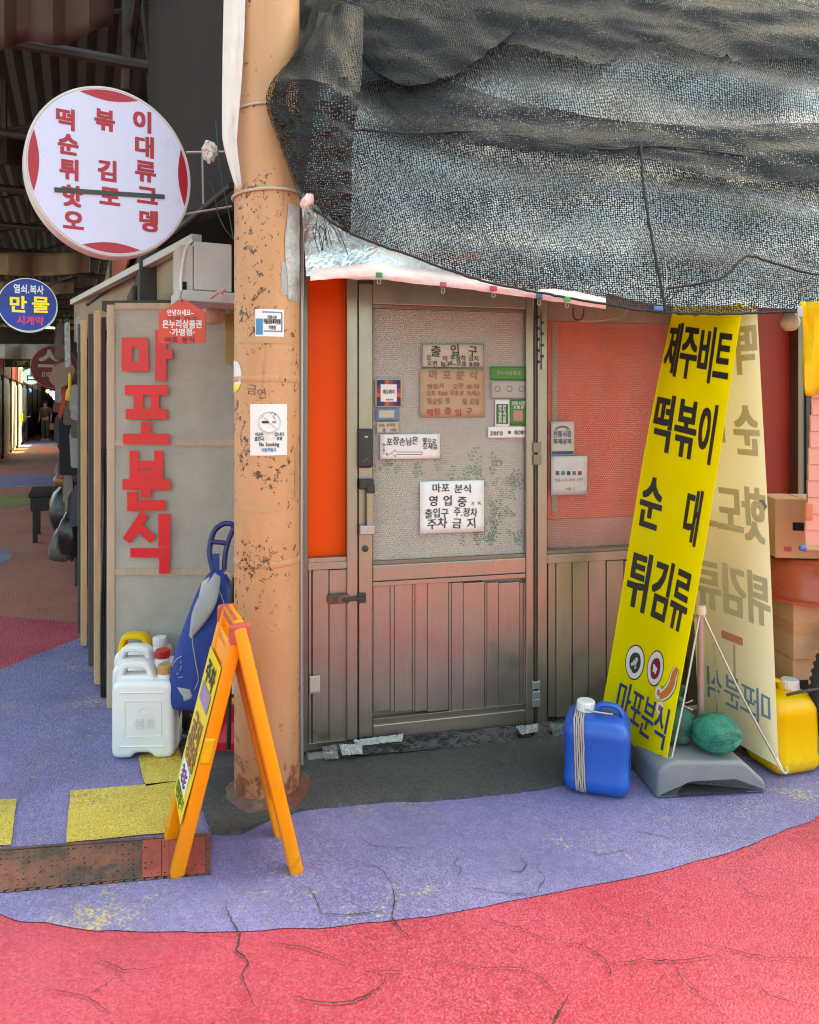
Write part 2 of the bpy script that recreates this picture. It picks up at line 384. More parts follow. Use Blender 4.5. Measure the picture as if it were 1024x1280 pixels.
def foil_mat():
    m, N, L, b, out = nodes_mat('silver foil'); tc = N.new('ShaderNodeTexCoord'); v = tc.outputs['Object']
    b.inputs['Base Color'].default_value = (.86, .89, .90, 1); b.inputs['Metallic'].default_value = .92
    L.new(ramp(N, L, noise_n(N, L, v, 5, 5), [(.3, .36), (.7, .5)]), b.inputs['Roughness'])
    rg_ = lambda q, k: mth(N, L, 'MULTIPLY', mth(N, L, 'ABSOLUTE', mth(N, L, 'SUBTRACT', noise_n(N, L, v, q, 3, .5, .6), .5)), k)
    h = mth(N, L, 'ADD', rg_(11, 3.0), mth(N, L, 'ADD', rg_(28, 1.4), rg_(5, 3.0)))
    bumped(N, L, b, h, .6, .016); return m
M_FOIL = foil_mat()

def pillar_mat():
    m, N, L, b, out = nodes_mat('peach pillar paint'); tc = N.new('ShaderNodeTexCoord'); v = tc.outputs['Object']
    sp = N.new('ShaderNodeSeparateXYZ'); L.new(v, sp.inputs[0]); z = sp.outputs['Z']
    mp = N.new('ShaderNodeMapping'); mp.inputs['Scale'].default_value = (1, 1, .3); L.new(v, mp.inputs[0])
    c = mix(N, L, ramp(N, L, noise_n(N, L, mp.outputs[0], 5, 6, .65), [(.32, 0), (.68, 1)]), (.50, .245, .105), (.60, .325, .165))
    low = ramp(N, L, z, [(0, 1), (.12, .75), (.36, .25), (.6, 0)])          # wear with a shape of its own: rust creeping up from the ground
    n = noise_n(N, L, v, 16, 9, .72)
    rust = mth(N, L, 'ADD', n, mth(N, L, 'MULTIPLY', low, .26))
    fleck = mth(N, L, 'ADD', noise_n(N, L, v, 34, 5, .8), mth(N, L, 'MULTIPLY', noise_n(N, L, v, 2.6, 3), .75))
    c = mix(N, L, ramp(N, L, fleck, [(.992, 0), (1.018, 1)]), c, (.10, .04, .02))
    mq = N.new('ShaderNodeMapping'); mq.inputs['Scale'].default_value = (1, 1, .07); L.new(v, mq.inputs[0])
    c = mix(N, L, ramp(N, L, mth(N, L, 'ADD', noise_n(N, L, mq.outputs[0], 26, 4, .6), mth(N, L, 'MULTIPLY', noise_n(N, L, v, 2.2, 3), .4)), [(.84, 0), (.94, .5)]), c, (.26, .11, .05))   # rust and dirt runs
    c = mix(N, L, ramp(N, L, noise_n(N, L, v, 55, 3, .7), [(.75, 0), (.79, .7)]), c, (.62, .42, .28))
    c = mix(N, L, ramp(N, L, rust, [(.70, 0), (.78, .85)]), c, (.12, .035, .018))
    c = mix(N, L, ramp(N, L, noise_n(N, L, v, 6.5, 7, .6), [(.71, 0), (.72, .8)]), c, (.62, .5, .42))
    c = mix(N, L, mth(N, L, 'MULTIPLY', low, .42), c, (.33, .085, .05))
    L.new(c, b.inputs['Base Color']); b.inputs['Roughness'].default_value = .5
    bumped(N, L, b, mth(N, L, 'ADD', mth(N, L, 'MULTIPLY', ramp(N, L, rust, [(.68, 1), (.75, 0)]), .6), noise_n(N, L, v, 45, 5)), .35, .004); return m
M_PIL = pillar_mat()

def alu(name, col, rough=.34):
    m, N, L, b, out = nodes_mat(name); tc = N.new('ShaderNodeTexCoord'); v = tc.outputs['Object']
    mp = N.new('ShaderNodeMapping'); mp.inputs['Scale'].default_value = (1, 1, .04); L.new(v, mp.inputs[0])
    n = noise_n(N, L, mp.outputs[0], 120, 4, .6); n2 = noise_n(N, L, v, 7, 8, .7)
    c = mix(N, L, ramp(N, L, n, [(.3, 0), (.7, 1)]), tuple(x * .95 for x in col), tuple(min(1, x * 1.05) for x in col))
    c = mix(N, L, ramp(N, L, n2, [(.6, 0), (.8, .3)]), c, tuple(x * .6 for x in col))
    L.new(c, b.inputs['Base Color']); b.inputs['Metallic'].default_value = .8
    L.new(ramp(N, L, n2, [(.3, rough - .06), (.7, rough + .16)]), b.inputs['Roughness'])
    bumped(N, L, b, mth(N, L, 'ADD', mth(N, L, 'MULTIPLY', n, .08), noise_n(N, L, v, 4, 3)), .14, .01); return m
M_ALU = alu('bronze aluminium', (.34, .295, .24), .30); M_ALUD = alu('dark bronze aluminium', (.22, .185, .15), .36); M_STEEL = alu('grey steel', (.42, .42, .42), .4)

M_ORANGE = flat('orange red board', (255, 82, 4), 1.0, spec=.25, rough=.55, var=.06, vscale=3)
M_BOARDR = flat('dull red board', (222, 78, 48), .85, rough=.6, var=.12, vscale=4)
M_DARKR = flat('deep red board', (176, 46, 20), .75, rough=.6, var=.1)
M_WHITE = mat('white plastic', (.74, .74, .72), .42, var=.05, bump=.05, bscale=30, dirt=(.42, .37, .3), dirt_amt=.12, dscale=9)
M_PAPER = mat('white paper', (.78, .76, .73), .7, var=.04, bump=.1, bscale=12)
M_PAPERD = mat('yellowed paper', (.52, .46, .37), .7, var=.06, bump=.1, bscale=12)
M_KRAFT = mat('brown kraft paper', (.46, .32, .2), .75, var=.07, bump=.1, bscale=14)
M_INK = mat('black marker ink', (.03, .028, .03), .6, var=.05)
M_INKR = mat('red marker ink', (.48, .06, .03), .6); M_INKB = mat('brown marker ink', (.36, .14, .07), .6)
M_BLACK = mat('black plastic', (.02, .02, .021), .38); M_RUBBER = mat('black rubber', (.018, .018, .018), .75, bump=.3, bscale=90)
M_REDT = flat('red tape', (214, 18, 34), 1.0, rough=.3, var=.1)
M_YBAN = mat('yellow banner vinyl', (.92, .78, .015), .32, var=.03, vscale=3); M_YBACK = mat('pale banner back', (.88, .78, .42), .5, var=.05, vscale=3)
M_BANK = mat('banner black print', (.02, .019, .018), .38); M_BANB = mat('banner blue print', (.02, .04, .16), .38); M_GHOST = mat('show-through print', (.56, .52, .36), .5); M_GHOSTB = mat('blue show-through print', (.2, .3, .42), .5); M_GHOSTR = mat('pink show-through print', (.62, .25, .18), .5)
M_ROPE = mat('pale rope', (.58, .5, .4), .85, bump=.6, bscale=160); M_CORD = mat('beige cord', (.5, .42, .32), .85, bump=.5, bscale=160)
M_WOOD = mat('raw pine', (.50, .31, .15), .65, var=.25, vscale=18, stretch=(1, 1, .12), bump=.15, bscale=40)
M_CARD = mat('corrugated cardboard', (.52, .33, .18), .8, var=.08, vscale=4, bump=.12, bscale=25)
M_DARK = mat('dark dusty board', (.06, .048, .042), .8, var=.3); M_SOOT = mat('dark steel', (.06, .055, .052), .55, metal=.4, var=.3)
M_BROWNT = mat('dark brown tarpaulin', (.026, .018, .016), .8, var=.25, vscale=2, bump=.3, bscale=3)
M_TAN = mat('tan canvas', (.32, .235, .16), .85, var=.2, vscale=3, bump=.3, bscale=5)
M_CONC = mat('rough concrete', (.25, .235, .21), .9, var=.3, vscale=14, bump=.9, bscale=30, dirt=(.1, .09, .08), dirt_amt=.4, dscale=8)
M_PINKW = mat('pinkish white sheet', (.78, .60, .57), .45, var=.08, vscale=8, bump=.3, bscale=16)
M_CLOTHW = mat('white cloth', (.76, .70, .66), .8, var=.06, bump=.3, bscale=20)
M_LGREY = mat('light grey metal', (.52, .5, .47), .5, var=.1, vscale=7, dirt=(.25, .21, .17), dirt_amt=.3, dscale=6)

# ================================================================== THE SETTING
def sheet(name, pts, z, m, parent=None, kind='structure', rough_edge=0.0, thick=0.0):
    if rough_edge:
        q = []
        for i in range(len(pts)):
            a = Vector(pts[i]); b = Vector(pts[(i + 1) % len(pts)]); n = max(1, int((b - a).length / .03))
            for k in range(n):
                p = a.lerp(b, k / n); nv = noise.noise_vector(Vector((p.x * 9, p.y * 9, z * 50))) + noise.noise_vector(Vector((p.x * 30, p.y * 30, 1))) * .4
                q.append((p.x + nv.x * rough_edge, p.y + nv.y * rough_edge))
        pts = q
    mb = MB(); n = len(pts); mb.add([(p[0], p[1], z) for p in pts], [tuple(range(n))])
    if thick: mb.add([(p[0], p[1], z) for p in pts] + [(p[0], p[1], z - thick) for p in pts], [(i, i + n, (i + 1) % n + n, (i + 1) % n) for i in range(n)])
    o = mb.build(name, m, parent)
    bm_ = bmesh.new(); bm_.from_mesh(o.data); bmesh.ops.remove_doubles(bm_, verts=bm_.verts, dist=1e-5); bmesh.ops.recalc_face_normals(bm_, faces=bm_.faces)
    bm_.to_mesh(o.data); bm_.free()
    if kind: o['kind'] = kind
    return o
M_GROUND = mat('grey street asphalt', (.12, .118, .114), .9, var=.25, vscale=2, bump=.4, bscale=90)
ground = sheet('ground', [(-150, -120), (150, -120), (150, 160), (-150, 160)], -.004, M_GROUND)
red = sheet('red_paving', [(-6, .2), (3.6, .2), (3.6, 5.4), (-1.6, 5.4), (-22.5, 50), (-26, 50), (-8, 6)], 0, M_RED)
sheet('terracotta_paving', [(-1.9, 5.0), (-22.2, 50), (-25.8, 50), (-7, 8.5), (-4.2, 5.6)], .0015, M_TERRA)
gp = lambda px, py: tuple(G(px, py))[:2]
near = [(-1.95, 2.75), (-1.62, 2.42)] + [gp(*p) for p in [(0, 1143), (60, 1155), (150, 1165), (260, 1166), (400, 1160), (520, 1148), (650, 1125), (780, 1100), (900, 1070), (980, 1040), (1024, 1020)]] + [(1.85, 3.0), (2.2, 3.5), (2.35, 4.2)]
near = [tuple(p)[:2] for p in smooth_path([(a, b, 0) for a, b in near], 8)]
far = [(2.2, 5.3), (-1.4, 5.3)] + [gp(*p) for p in [(112, 793), (55, 815), (0, 837)]] + [(-2.5, 3.8), (-2.35, 3.2)]
sheet('purple_paving', near + far, .0028, M_PUR, rough_edge=.007)
sheet('asphalt_apron', [gp(*p) for p in [(222, 925), (244, 985), (266, 1046), (300, 1044), (372, 1016), (450, 1006), (560, 1001), (640, 993), (705, 984), (800, 962), (900, 950), (1030, 930)]] + [(2.1, 4.0), (.9, 3.6), (-.2, 3.4), (-.8, 3.7), (-1.02, 3.65)], .016, M_ASP, rough_edge=.014, thick=.016)
for pts in ([(-30, 1003), (20, 1001), (14, 1059), (-36, 1062)], [(88, 991), (222, 979), (224, 1042), (82, 1056)], [(172, 948), (222, 930), (233, 978), (182, 985)]):
    sheet('yellow_stripe', [gp(*p) for p in pts], .008, M_YEL, rough_edge=.005)
for cx, cy_, rx, ry, m in ((-4.6, 6.9, .75, .9, M_PUR), (-6.8, 11.3, 1.1, 1.0, M_OLIVE), (-8.0, 14.6, 1.5, 1.3, M_PUR), (-15.3, 28.6, 2.4, 2.6, M_PUR), (-13.6, 24.6, 1.3, .9, M_OLIVE)):
    sheet('painted_disc', [(cx + rx * math.cos(k / 40 * 2 * math.pi), cy_ + ry * math.sin(k / 40 * 2 * math.pi)) for k in range(40)], .004, m)
# cracks worn into the asphalt: narrow dark grooves that show as strips
M_CRACK = mat('crack grit', (.035, .026, .026), .95)
def crack(pts, wd):
    pp = smooth_path([tuple(gp(*p)) + (0,) for p in pts], 7); L_ = []; R_ = []
    for i, p in enumerate(pp):
        d = (pp[min(i + 1, len(pp) - 1)] - pp[max(i - 1, 0)]).normalized(); s = Vector((-d.y, d.x, 0))
        j = noise.noise(p * 60) * .007; e = max(.1, 1 - abs(i / (len(pp) - 1) * 2 - 1) ** 3) * wd * (.38 + .9 * abs(noise.noise(p * 40)))
        L_.append(p + s * (j + e)); R_.append(p + s * (j - e))
    MB().grid([[a, b] for a, b in zip([Vector((q.x, q.y, .0072)) for q in L_], [Vector((q.x, q.y, .0072)) for q in R_])]).build('crack', M_CRACK, red)
for pts, wd in (([(282, 1128), (288, 1150), (300, 1172), (296, 1190), (310, 1205), (304, 1225), (322, 1268)], .0042), ([(490, 1108), (493, 1128), (491, 1148), (502, 1165), (516, 1178)], .0035),
                ([(368, 1248), (402, 1256), (440, 1254), (470, 1240), (488, 1221)], .0034), ([(712, 1246), (702, 1262), (692, 1280), (680, 1300)], .004), ([(455, 1218), (470, 1217), (510, 1217)], .002),
                ([(625, 1090), (650, 1092), (657, 1082), (648, 1074)], .003), ([(570, 1100), (576, 1090), (568, 1080), (580, 1070)], .002), ([(760, 1208), (800, 1203), (840, 1204), (900, 1196)], .0022), ([(385, 1110), (396, 1130), (404, 1148)], .002),
                ([(690, 1180), (730, 1185), (760, 1208), (764, 1228)], .0024), ([(880, 1180), (950, 1198), (1024, 1200)], .0022), ([(400, 1143), (440, 1146), (480, 1140)], .0024), ([(520, 1062), (470, 1060), (455, 1052)], .002), ([(845, 1052), (820, 1046), (790, 1040)], .002), ([(670, 1120), (680, 1100), (668, 1085)], .0018)):
    crack(pts, wd)
for pts in ([(600, 1150), (640, 1160), (690, 1180)], [(740, 1120), (760, 1140), (800, 1150), (830, 1172)], [(920, 1100), (940, 1120), (990, 1130)], [(560, 1200), (600, 1212), (655, 1214), (700, 1246)], [(840, 1204), (860, 1235), (900, 1262)], [(120, 1200), (160, 1215), (205, 1210)], [(940, 1230), (970, 1250), (1020, 1262)], [(330, 1180), (390, 1190), (455, 1218)], [(60, 1240), (110, 1250), (140, 1275)], [(430, 1090), (470, 1085), (490, 1108)], [(580, 1110), (640, 1120), (670, 1120)], [(720, 1060), (750, 1070), (790, 1062)]): crack(pts, .0017)

# ---- drain with rusty perforated covers, sunk in front of the yellow stripes
M_RUST = mat('rusty painted steel', (.27, .098, .06), .75, metal=.0, var=.5, vscale=14, bump=.7, bscale=60, dirt=(.085, .055, .04), dirt_amt=.8, dscale=7)
M_RUSTR = mat('red oxide steel', (.36, .075, .05), .65, var=.25, vscale=10, bump=.3, bscale=50, dirt=(.12, .06, .05), dirt_amt=.4, dscale=9)
M_HOLESHADE = mat('hole shade black', (.008, .007, .007), .95)  # flat black standing for the shade inside holes
dl0, dl1, dr0, dr1 = G(-60, 1070), G(-60, 1122), G(262, 1046), G(262, 1094)
drain = thing('drain_cover', 'rusty perforated steel drain cover sunk in the purple paving by the yellow stripes', 'drain cover', (dl0 + dr1) / 2)
def dq(s, t, z): a = dl0.lerp(dr0, s); b = dl1.lerp(dr1, s); q = a.lerp(b, t); return Vector((q.x, q.y, z))
def dplate(name, s0, s1, t0, t1, z, m, th=.002, bev=.0004):
    c = [dq(s0, t0, z), dq(s1, t0, z), dq(s1, t1, z), dq(s0, t1, z)]
    return MB().add([p for p in c] + [p - Vector((0, 0, th)) for p in c], [(0, 3, 2, 1), (4, 5, 6, 7), (0, 1, 5, 4), (1, 2, 6, 5), (2, 3, 7, 6), (3, 0, 4, 7)]).build(name, m, drain, w=True, bevel=bev)
dplate('pit_shade', -.01, 1.0, -.02, 1.015, .0046, M_HOLESHADE, .001)  # black sheet painting the darkness below the covers
for s0, s1, m, z in ((0, .4085, M_RUST, .0068), (.4095, .729, M_RUST, .0070), (.73, .806, M_RUSTR, .0085), (.808, .9, M_RUSTR, .0074), (.902, .985, M_RUSTR, .0066)):
    pl = dplate('plate', s0, s1, .02, .97, z, m)
    mb = MB(); k = 0
    ns = max(2, int((s1 - s0) / .021))
    for i in range(ns):
        for j in range(7):
            if random.random() < (.45 if m is M_RUST else .18):
                c = dq(s0 + (s1 - s0) * (i + .5) / ns, .1 + .8 * j / 6, z + .0006); r_ = random.uniform(.0022, .0042)
                mb.add([(c.x + r_ * math.cos(a * math.pi / 3), c.y + r_ * math.sin(a * math.pi / 3), c.z) for a in range(6)], [(0, 1, 2, 3, 4, 5)])
    mb.build('hole_shade', M_HOLESHADE, pl, w=True, kind='stuff')  # black discs laid on the plate as the shade in its holes
    for i in range(1, ns, 3):
        s_ = s0 + (s1 - s0) * i / ns
        MB().bar(dq(s_, .04, z + .0002), dq(s_, .95, z + .0002), .006, .0022).build('rib', m, pl, w=True)
for i in range(24):
    s_ = .01 + i / 24; a = dq(s_, .985, .0056); b = dq(s_, 1.02, .0056)
    MB().bar(a, b, random.uniform(.012, .03), .002).build('tooth', M_RUST, drain, w=True)
MB().bar(dq(.995, -.03, .006), dq(.995, 1.02, .006), .014, .005).build('frame_bar', M_RUST, drain, w=True)
MB().bar(dq(0, -.03, .006), dq(.99, -.03, .006), .012, .005).build('frame_bar', M_RUST, drain, w=True)

# ================================================================== THE SHOP FRONT
FA = Frame((-.25, 3.2, 0), (.9716, .2368, 0))
shop = thing('shop_building', 'small snack shop with bronze aluminium front beneath a net-covered awning', 'shop', FA.w(1.2, 0))
def frect(px0, py0, px1, py1, d):
    u0, _ = FA.uv(px0, 507, d); u1, _ = FA.uv(px1, 507, d); pm = (px0 + px1) / 2
    return u0, u1, FA.uv(pm, py1, d)[1], FA.uv(pm, py0, d)[1]
def fslab(name, m, parent, u0, u1, z0, z1, d0, d1, bevel=.002, **kw):
    c = [FA.w(u, z, d) for d in (d0, d1) for u, z in ((u0, z0), (u1, z0), (u1, z1), (u0, z1))]
    return MB().add(c, [(0, 3, 2, 1), (4, 5, 6, 7), (0, 1, 5, 4), (1, 2, 6, 5), (2, 3, 7, 6), (3, 0, 4, 7)]).build(name, m, parent, w=True, bevel=bevel, **kw)
def fpx(name, m, parent, px0, py0, px1, py1, d0, d1, bevel=.002, **kw):
    return fslab(name, m, parent, *frect(px0, py0, px1, py1, d1), d0, d1, bevel, **kw)
uL = FA.uv(378, 507)[0]; uR = 3.3
# body of the building behind the front; unseen upper storey added to block the sun
M_UP = mat('weathered render', (.24, .2, .17), .85, var=.2, vscale=3)
fslab('wall', M_DARKR, shop, uL, uR, 0, 2.35, -.16, -.10, 0)
fslab('shading_upper_wall', M_UP, shop, uL, uR + 4, 2.1, 5.6, -1.0, -.75, 0)  # out of view, added so the street in front stays shaded
fslab('side_wall', M_UP, shop, uL - .02, uL + .12, 0, 5.6, -6, -1.01, 0)
fslab('roof', M_UP, shop, uL - .1, uR + 4, 5.61, 5.75, -6, -.5, 0)  # unseen top of the added sun-blocking storey
fslab('sill', M_CONC, shop, FA.uv(383, 507)[0], FA.uv(712, 507)[0], 0.0, .028, -.09, .062, .010)
fslab('sill', M_CONC, shop, FA.uv(713, 507)[0], uR, 0.0, .055, -.09, .05, .012)
# left fixed bay: orange board over ribbed panel
fpx('post', M_ALUD, shop, 377, 340, 385, 940, -.05, .03)
fpx('post', M_ALU, shop, 434, 340, 447, 925, -.05, .035)
pane = fpx('orange_board', M_ORANGE, shop, 385, 338, 434, 697, -.05, -.02)
fpx('rail', M_ALU, shop, 385, 697, 434, 703, -.05, .022); fpx('rail', M_ALU, shop, 385, 703, 434, 712, -.05, .03)
for a, b, dd in ((385.5, 390, .012), (390.5, 411, .02), (411.5, 434, .016)):
    fpx('slat', M_ALU, shop, a, 712, b, 928, -.05, dd, .003)
fpx('bottom_rail', M_ALUD, shop, 385, 927, 434, 936, -.05, .03)
# right bays
fpx('post', M_ALU, shop, 672.5, 340, 684, 905, -.05, .034); fpx('post', M_ALUD, shop, 668.5, 340, 672, 905, -.05, .012)
win = fpx('window', M_BOARDR, shop, 684, 404, 860, 646, -.07, -.05)
fpx('backing_board', flat('faded pink board', (205, 130, 112), .7, rough=.6), win, 684, 646.5, 860, 692, -.07, -.05)
fpx('backing_board', M_TAN, win, 684, 350, 860, 403.5, -.07, -.05)
fpx('bubble_film', M_BUBR, win, 685, 370, 860, 689, -.01, -.006, 0)
fpx('glass_pane', M_TAN, win, 690, 404, 697, 640, -.048, -.045)
fpx('rail', M_ALU, shop, 684, 689, 862, 700, -.05, .028); fpx('rail', M_ALUD, shop, 684, 684, 862, 688.5, -.05, .018)
for k, a in enumerate((685, 695.3, 715.5, 736.2, 758, 780.5, 803, 825.5, 848)):
    b = (695.3, 715.5, 736.2, 758, 780.5, 803, 825.5, 848, 870)[k]
    fpx('slat', M_ALU, shop, a + .5, 700.5, b - .5, 896, -.05, .012 + .008 * (k % 2), .003)
fpx('post', M_ALUD, shop, 860, 350, 880, 890, -.05, .03)
fpx('side_board', M_DARKR, shop, 880, 350, 998, 880, -.07, -.04)
fpx('post', M_ALUD, shop, 998, 340, 1006, 880, -.05, .02); fpx('post', M_SOOT, shop, 1008, 340, 1013, 880, -.05, .03); fpx('post', M_ALU, shop, 1014, 340, 1030, 880, -.05, .015)
fpx('side_board', M_TAN, shop, 1032, 350, 1130, 880, -.07, -.04)
fpx('head_rail', M_ALUD, shop, 385, 326, 870, 345, -.05, .03)

# ---- the door
door = fpx('door', M_ALUD, shop, 448, 352, 668, 924, -.045, -.012)
fpx('stile', M_ALU, door, 448.5, 354, 466, 922, -.012, .03, .004); fpx('stile', M_ALU, door, 658, 358, 667.5, 912, -.012, .03, .004)
fpx('rail', M_ALU, door, 466.3, 352, 657.7, 383, -.012, .026, .003); fpx('rail', M_ALUD, door, 466.3, 383.3, 657.7, 388, -.012, .014)
fpx('rail', M_ALU, door, 466.3, 702, 657.7, 722, -.012, .028, .005); fpx('rail', M_ALUD, door, 466.3, 697, 657.7, 701.7, -.012, .015); fpx('rail', M_ALU, door, 466.3, 722.3, 657.7, 728, -.012, .020, .002)
fpx('rail', M_ALU, door, 466.3, 897, 657.7, 917, -.012, .028, .004); fpx('rail', M_ALUD, door, 466.3, 889, 657.7, 896.7, -.012, .019, .002)
ed = [466.5, 488, 493, 515.5, 519, 534.5, 561, 564.5, 579.5, 606, 609, 623.5, 650, 655, 657.6]
dd_ = [.010, .017, .010, .004, .010, .015, .004, .010, .016, .004, .010, .015, .004, .012]
for k in range(14): fpx('slat', M_ALU, door, ed[k] + .15, 728.3, ed[k + 1] - .15, 888.7, -.012, dd_[k], .002)
vinyl = mat('frosted vinyl', (.44, .41, .345), .55, var=.12, vscale=3)
gl = fpx('pane', vinyl, door, 466.3, 388.3, 657.7, 696.7, -.011, -.006, 0)
# leaf sprigs printed on the frosted vinyl
M_LEAF = mat('printed leaf green', (.12, .22, .11), .6, var=.3)
mb = MB()
def sprig(u, v, s, rot):
    for k in range(7):
        a = rot + (-.9 if k % 2 else .9) + random.uniform(-.2, .2); t = k / 7 * s; bx_, by_ = u + math.sin(rot) * t, v + math.cos(rot) * t; l = s * random.uniform(.3, .45) * (1 - k * .06); wd = l * .24
        dx, dy = math.sin(a), math.cos(a)
        mb.add([FA.w(bx_, by_, -.0045), FA.w(bx_ + dx * l * .5 - dy * wd, by_ + dy * l * .5 + dx * wd, -.0045), FA.w(bx_ + dx * l, by_ + dy * l, -.0045), FA.w(bx_ + dx * l * .5 + dy * wd, by_ + dy * l * .5 - dx * wd, -.0045)], [(0, 1, 2, 3)])
for k in range(95):
    px, py = random.uniform(475, 650), random.uniform(565, 688)
    if random.random() < (.75 if px < 570 else .15) and py > 600 and px < 540: continue
    sprig(*FA.uv(px, py), random.uniform(.045, .085), random.uniform(-1, 1))
mb.build('leaf_print', M_LEAF, gl, w=True, kind='stuff')
fpx('bubble_film', M_BUB, door, 467, 389, 657, 696, .004, .007, 0)
# lock, handle, keyhole, bolt, hinges
lk = fpx('digital_lock', M_BLACK, door, 448, 536, 467, 585, .03, .062, .010)
fpx('key_slot', M_STEEL, lk, 456, 545, 460, 547, .062, .0635, 0); MB().tube([FA.w(*FA.uv(454.5, 577, .063), .0635), FA.w(*FA.uv(458, 573, .063), .0635), FA.w(*FA.uv(461.5, 577, .063), .0635)], .0008, 5).build('key_mark', M_STEEL, lk, w=True)
hd = fpx('handle', M_BLACK, door, 450, 599, 468, 612, .03, .07, .006)
fpx('handle_grip', M_ALU, hd, 458.5, 612, 467.5, 659, .042, .068, .006); fpx('handle_end', M_STEEL, hd, 450, 657, 469, 669, .03, .072, .005); fpx('handle_strap', M_BLACK, hd, 459, 606, 469, 617, .066, .074, .004)
MB().lathe([(.0, .0), (.014, .0), (.014, .006), (.008, .009), (0, .009)], 18, M=Matrix((FA.r, FA.u, FA.n)).transposed(), c=FA.w(*FA.uv(455, 684), .03)).build('keyhole', M_SOOT, door, smooth=True, w=True)
bo = fpx('slide_bolt', M_SOOT, door, 447, 742, 458, 754, .03, .046, .003)
fpx('bolt_plate', M_RUST, shop, 410, 744, 437, 755, .036, .044, .003); fpx('bolt_rod', M_SOOT, bo, 430, 747, 456, 751.5, .046, .056, .003)
for py in (852, 864, 874): fpx('hinge', M_STEEL, door, 666, py, 676, py + 10, .03, .043, .003)
for py in (553, 568): fpx('hinge', M_ALUD, door, 667, py, 677, py + 13, .034, .040, .002)
# latticed strap at the top of the right jamb
for k in range(9):
    c = FA.w(*FA.uv(676.5 + (3 if k % 2 else -2), 396 + k * 7, .05), .04); MB().lathe([(0, -.007), (.006, -.005), (.007, 0), (.006, .005), (0, .007)], 10, c=c).build('strap_bead', M_BLACK, shop, smooth=True, w=True)
MB().tube([FA.w(*FA.uv(677, 390, .04), .04), FA.w(*FA.uv(676.5, 430, .04), .043), FA.w(*FA.uv(677, 462, .04), .04)], .0022, 6).build('strap', M_BLACK, shop, w=True)
# black tape and foil scraps stuck over the gap under the door
M_TAPE = mat('shiny black tape', (.012, .012, .013), .22, var=.2, bump=.9, bscale=26)
M_SCRAP = mat('torn silver tape', (.30, .30, .29), .35, metal=.4, var=.25, vscale=20, bump=.9, bscale=40)
def ftape(name, m, parent, pts, d, wob=.006, label=None):
    """a strip stuck along the foot of the door: outline in the photograph, crumpled relief"""
    a0, a1, b1, b0 = pts; n, k = 26, 5; g = []
    for j in range(k + 1):
        row = []
        for i in range(n + 1):
            s_ = i / n; t_ = j / k
            px = (a0[0] * (1 - s_) + a1[0] * s_) * (1 - t_) + (b0[0] * (1 - s_) + b1[0] * s_) * t_; py = (a0[1] * (1 - s_) + a1[1] * s_) * (1 - t_) + (b0[1] * (1 - s_) + b1[1] * s_) * t_
            ed_ = d[0] * (1 - t_) + d[1] * t_
            row.append(FA.w(*FA.uv(px + noise.noise(Vector((i * .7, j, 3))) * 1.5, py + noise.noise(Vector((i * .6, j, 9))) * 1.5, ed_), ed_ + abs(noise.noise(Vector((i * .5, j * .8, d[0] * 40)))) * wob))
        g.append(row)
    return MB().grid(g).build(name, m, parent, w=True, smooth=True)
tp = ftape('black_tape', M_TAPE, shop, [(420, 928), (690, 902), (692, 924), (418, 946)], (.04, .096), .008)
ftape('tape_scrap', M_SCRAP, shop, [(442, 925), (504, 917), (503, 926), (444, 933)], (.052, .062)); ftape('tape_scrap', M_SCRAP, shop, [(645, 908), (672, 904), (674, 914), (652, 918)], (.082, .096))
ftape('tape_scrap', M_SCRAP, shop, [(402, 934), (420, 930), (424, 948), (406, 949)], (.097, .1)); ftape('tape_scrap', M_SCRAP, shop, [(688, 905), (703, 905), (706, 925), (693, 926)], (.09, .1)); ftape('tape_scrap', M_SCRAP, shop, [(424, 930), (452, 930), (454, 942), (428, 944)], (.09, .104))
fpx('door_sweep', M_BLACK, door, 500, 916, 672, 921, .028, .036, .002)

# ================================================================== NOTICES on the door and window
def notice(name, label, cat, box, m, d=.012, curl=.004, rot=0.0):
    x0, y0, x1, y1 = box; u0, v1 = FA.uv((x0 + x1) / 2 - (x1 - x0) / 2, (y0 + y1) / 2 - (y1 - y0) / 2, d); u1, v0 = FA.uv(x1, y1, d)
    fr = FA; g = []
    for j in range(7):
        row = []
        for i in range(9):
            u = u0 + (u1 - u0) * i / 8; v = v0 + (v1 - v0) * j / 6; e = max(abs(i / 4 - 1), abs(j / 3 - 1)) ** 4
            row.append(fr.w(u, v, d + curl * e * (.2 + .4 * abs(noise.noise(Vector((u * 9, v * 9, 1)))))))
        g.append(row)
    t = thing(name, label, cat, fr.w((u0 + u1) / 2, v0, d))
    MB().grid(g).build('sheet', m, t, w=True, smooth=True, solid=.0006)
    return t
def lines(t, rows, d=.0145):
    for s, px, py, wpx, hpx, m, jit in rows: text('lettering', m, t, s, FA, px, py, wpx, hpx, d, (.012, .008), jit, kind='stuff')
def border(t, box, m, d=.0145, r=.0012):
    x0, y0, x1, y1 = box; q = [FA.w(*FA.uv(a, b, d), d) for a, b in ((x0, y0), (x1, y0), (x1, y1), (x0, y1))]
    MB().tube(q, r, 5, closed=True).build('border', m, t, w=True)
n1 = notice('paper_notice', 'dark-bordered handwritten entrance notice, topmost on the door', 'notice', (527, 429, 606, 460), M_PAPERD)
lines(n1, [('출', 545, 438, 13, 14, M_INK, 1), ('입', 569, 438, 12, 14, M_INK, 1), ('구', 591, 439, 12, 13, M_INK, 1), ('오토바이 주정차 금지', 566, 448, 66, 7, M_INK, 1), ('오전 10:30~오후 8:00', 567, 455, 66, 7, M_INK, 1)]); border(n1, (528, 430, 605, 459), M_INK)
n2 = notice('paper_notice', 'large brown notice with faded red handwriting below the topmost notice', 'notice', (525, 461, 606, 521), M_KRAFT, .010)
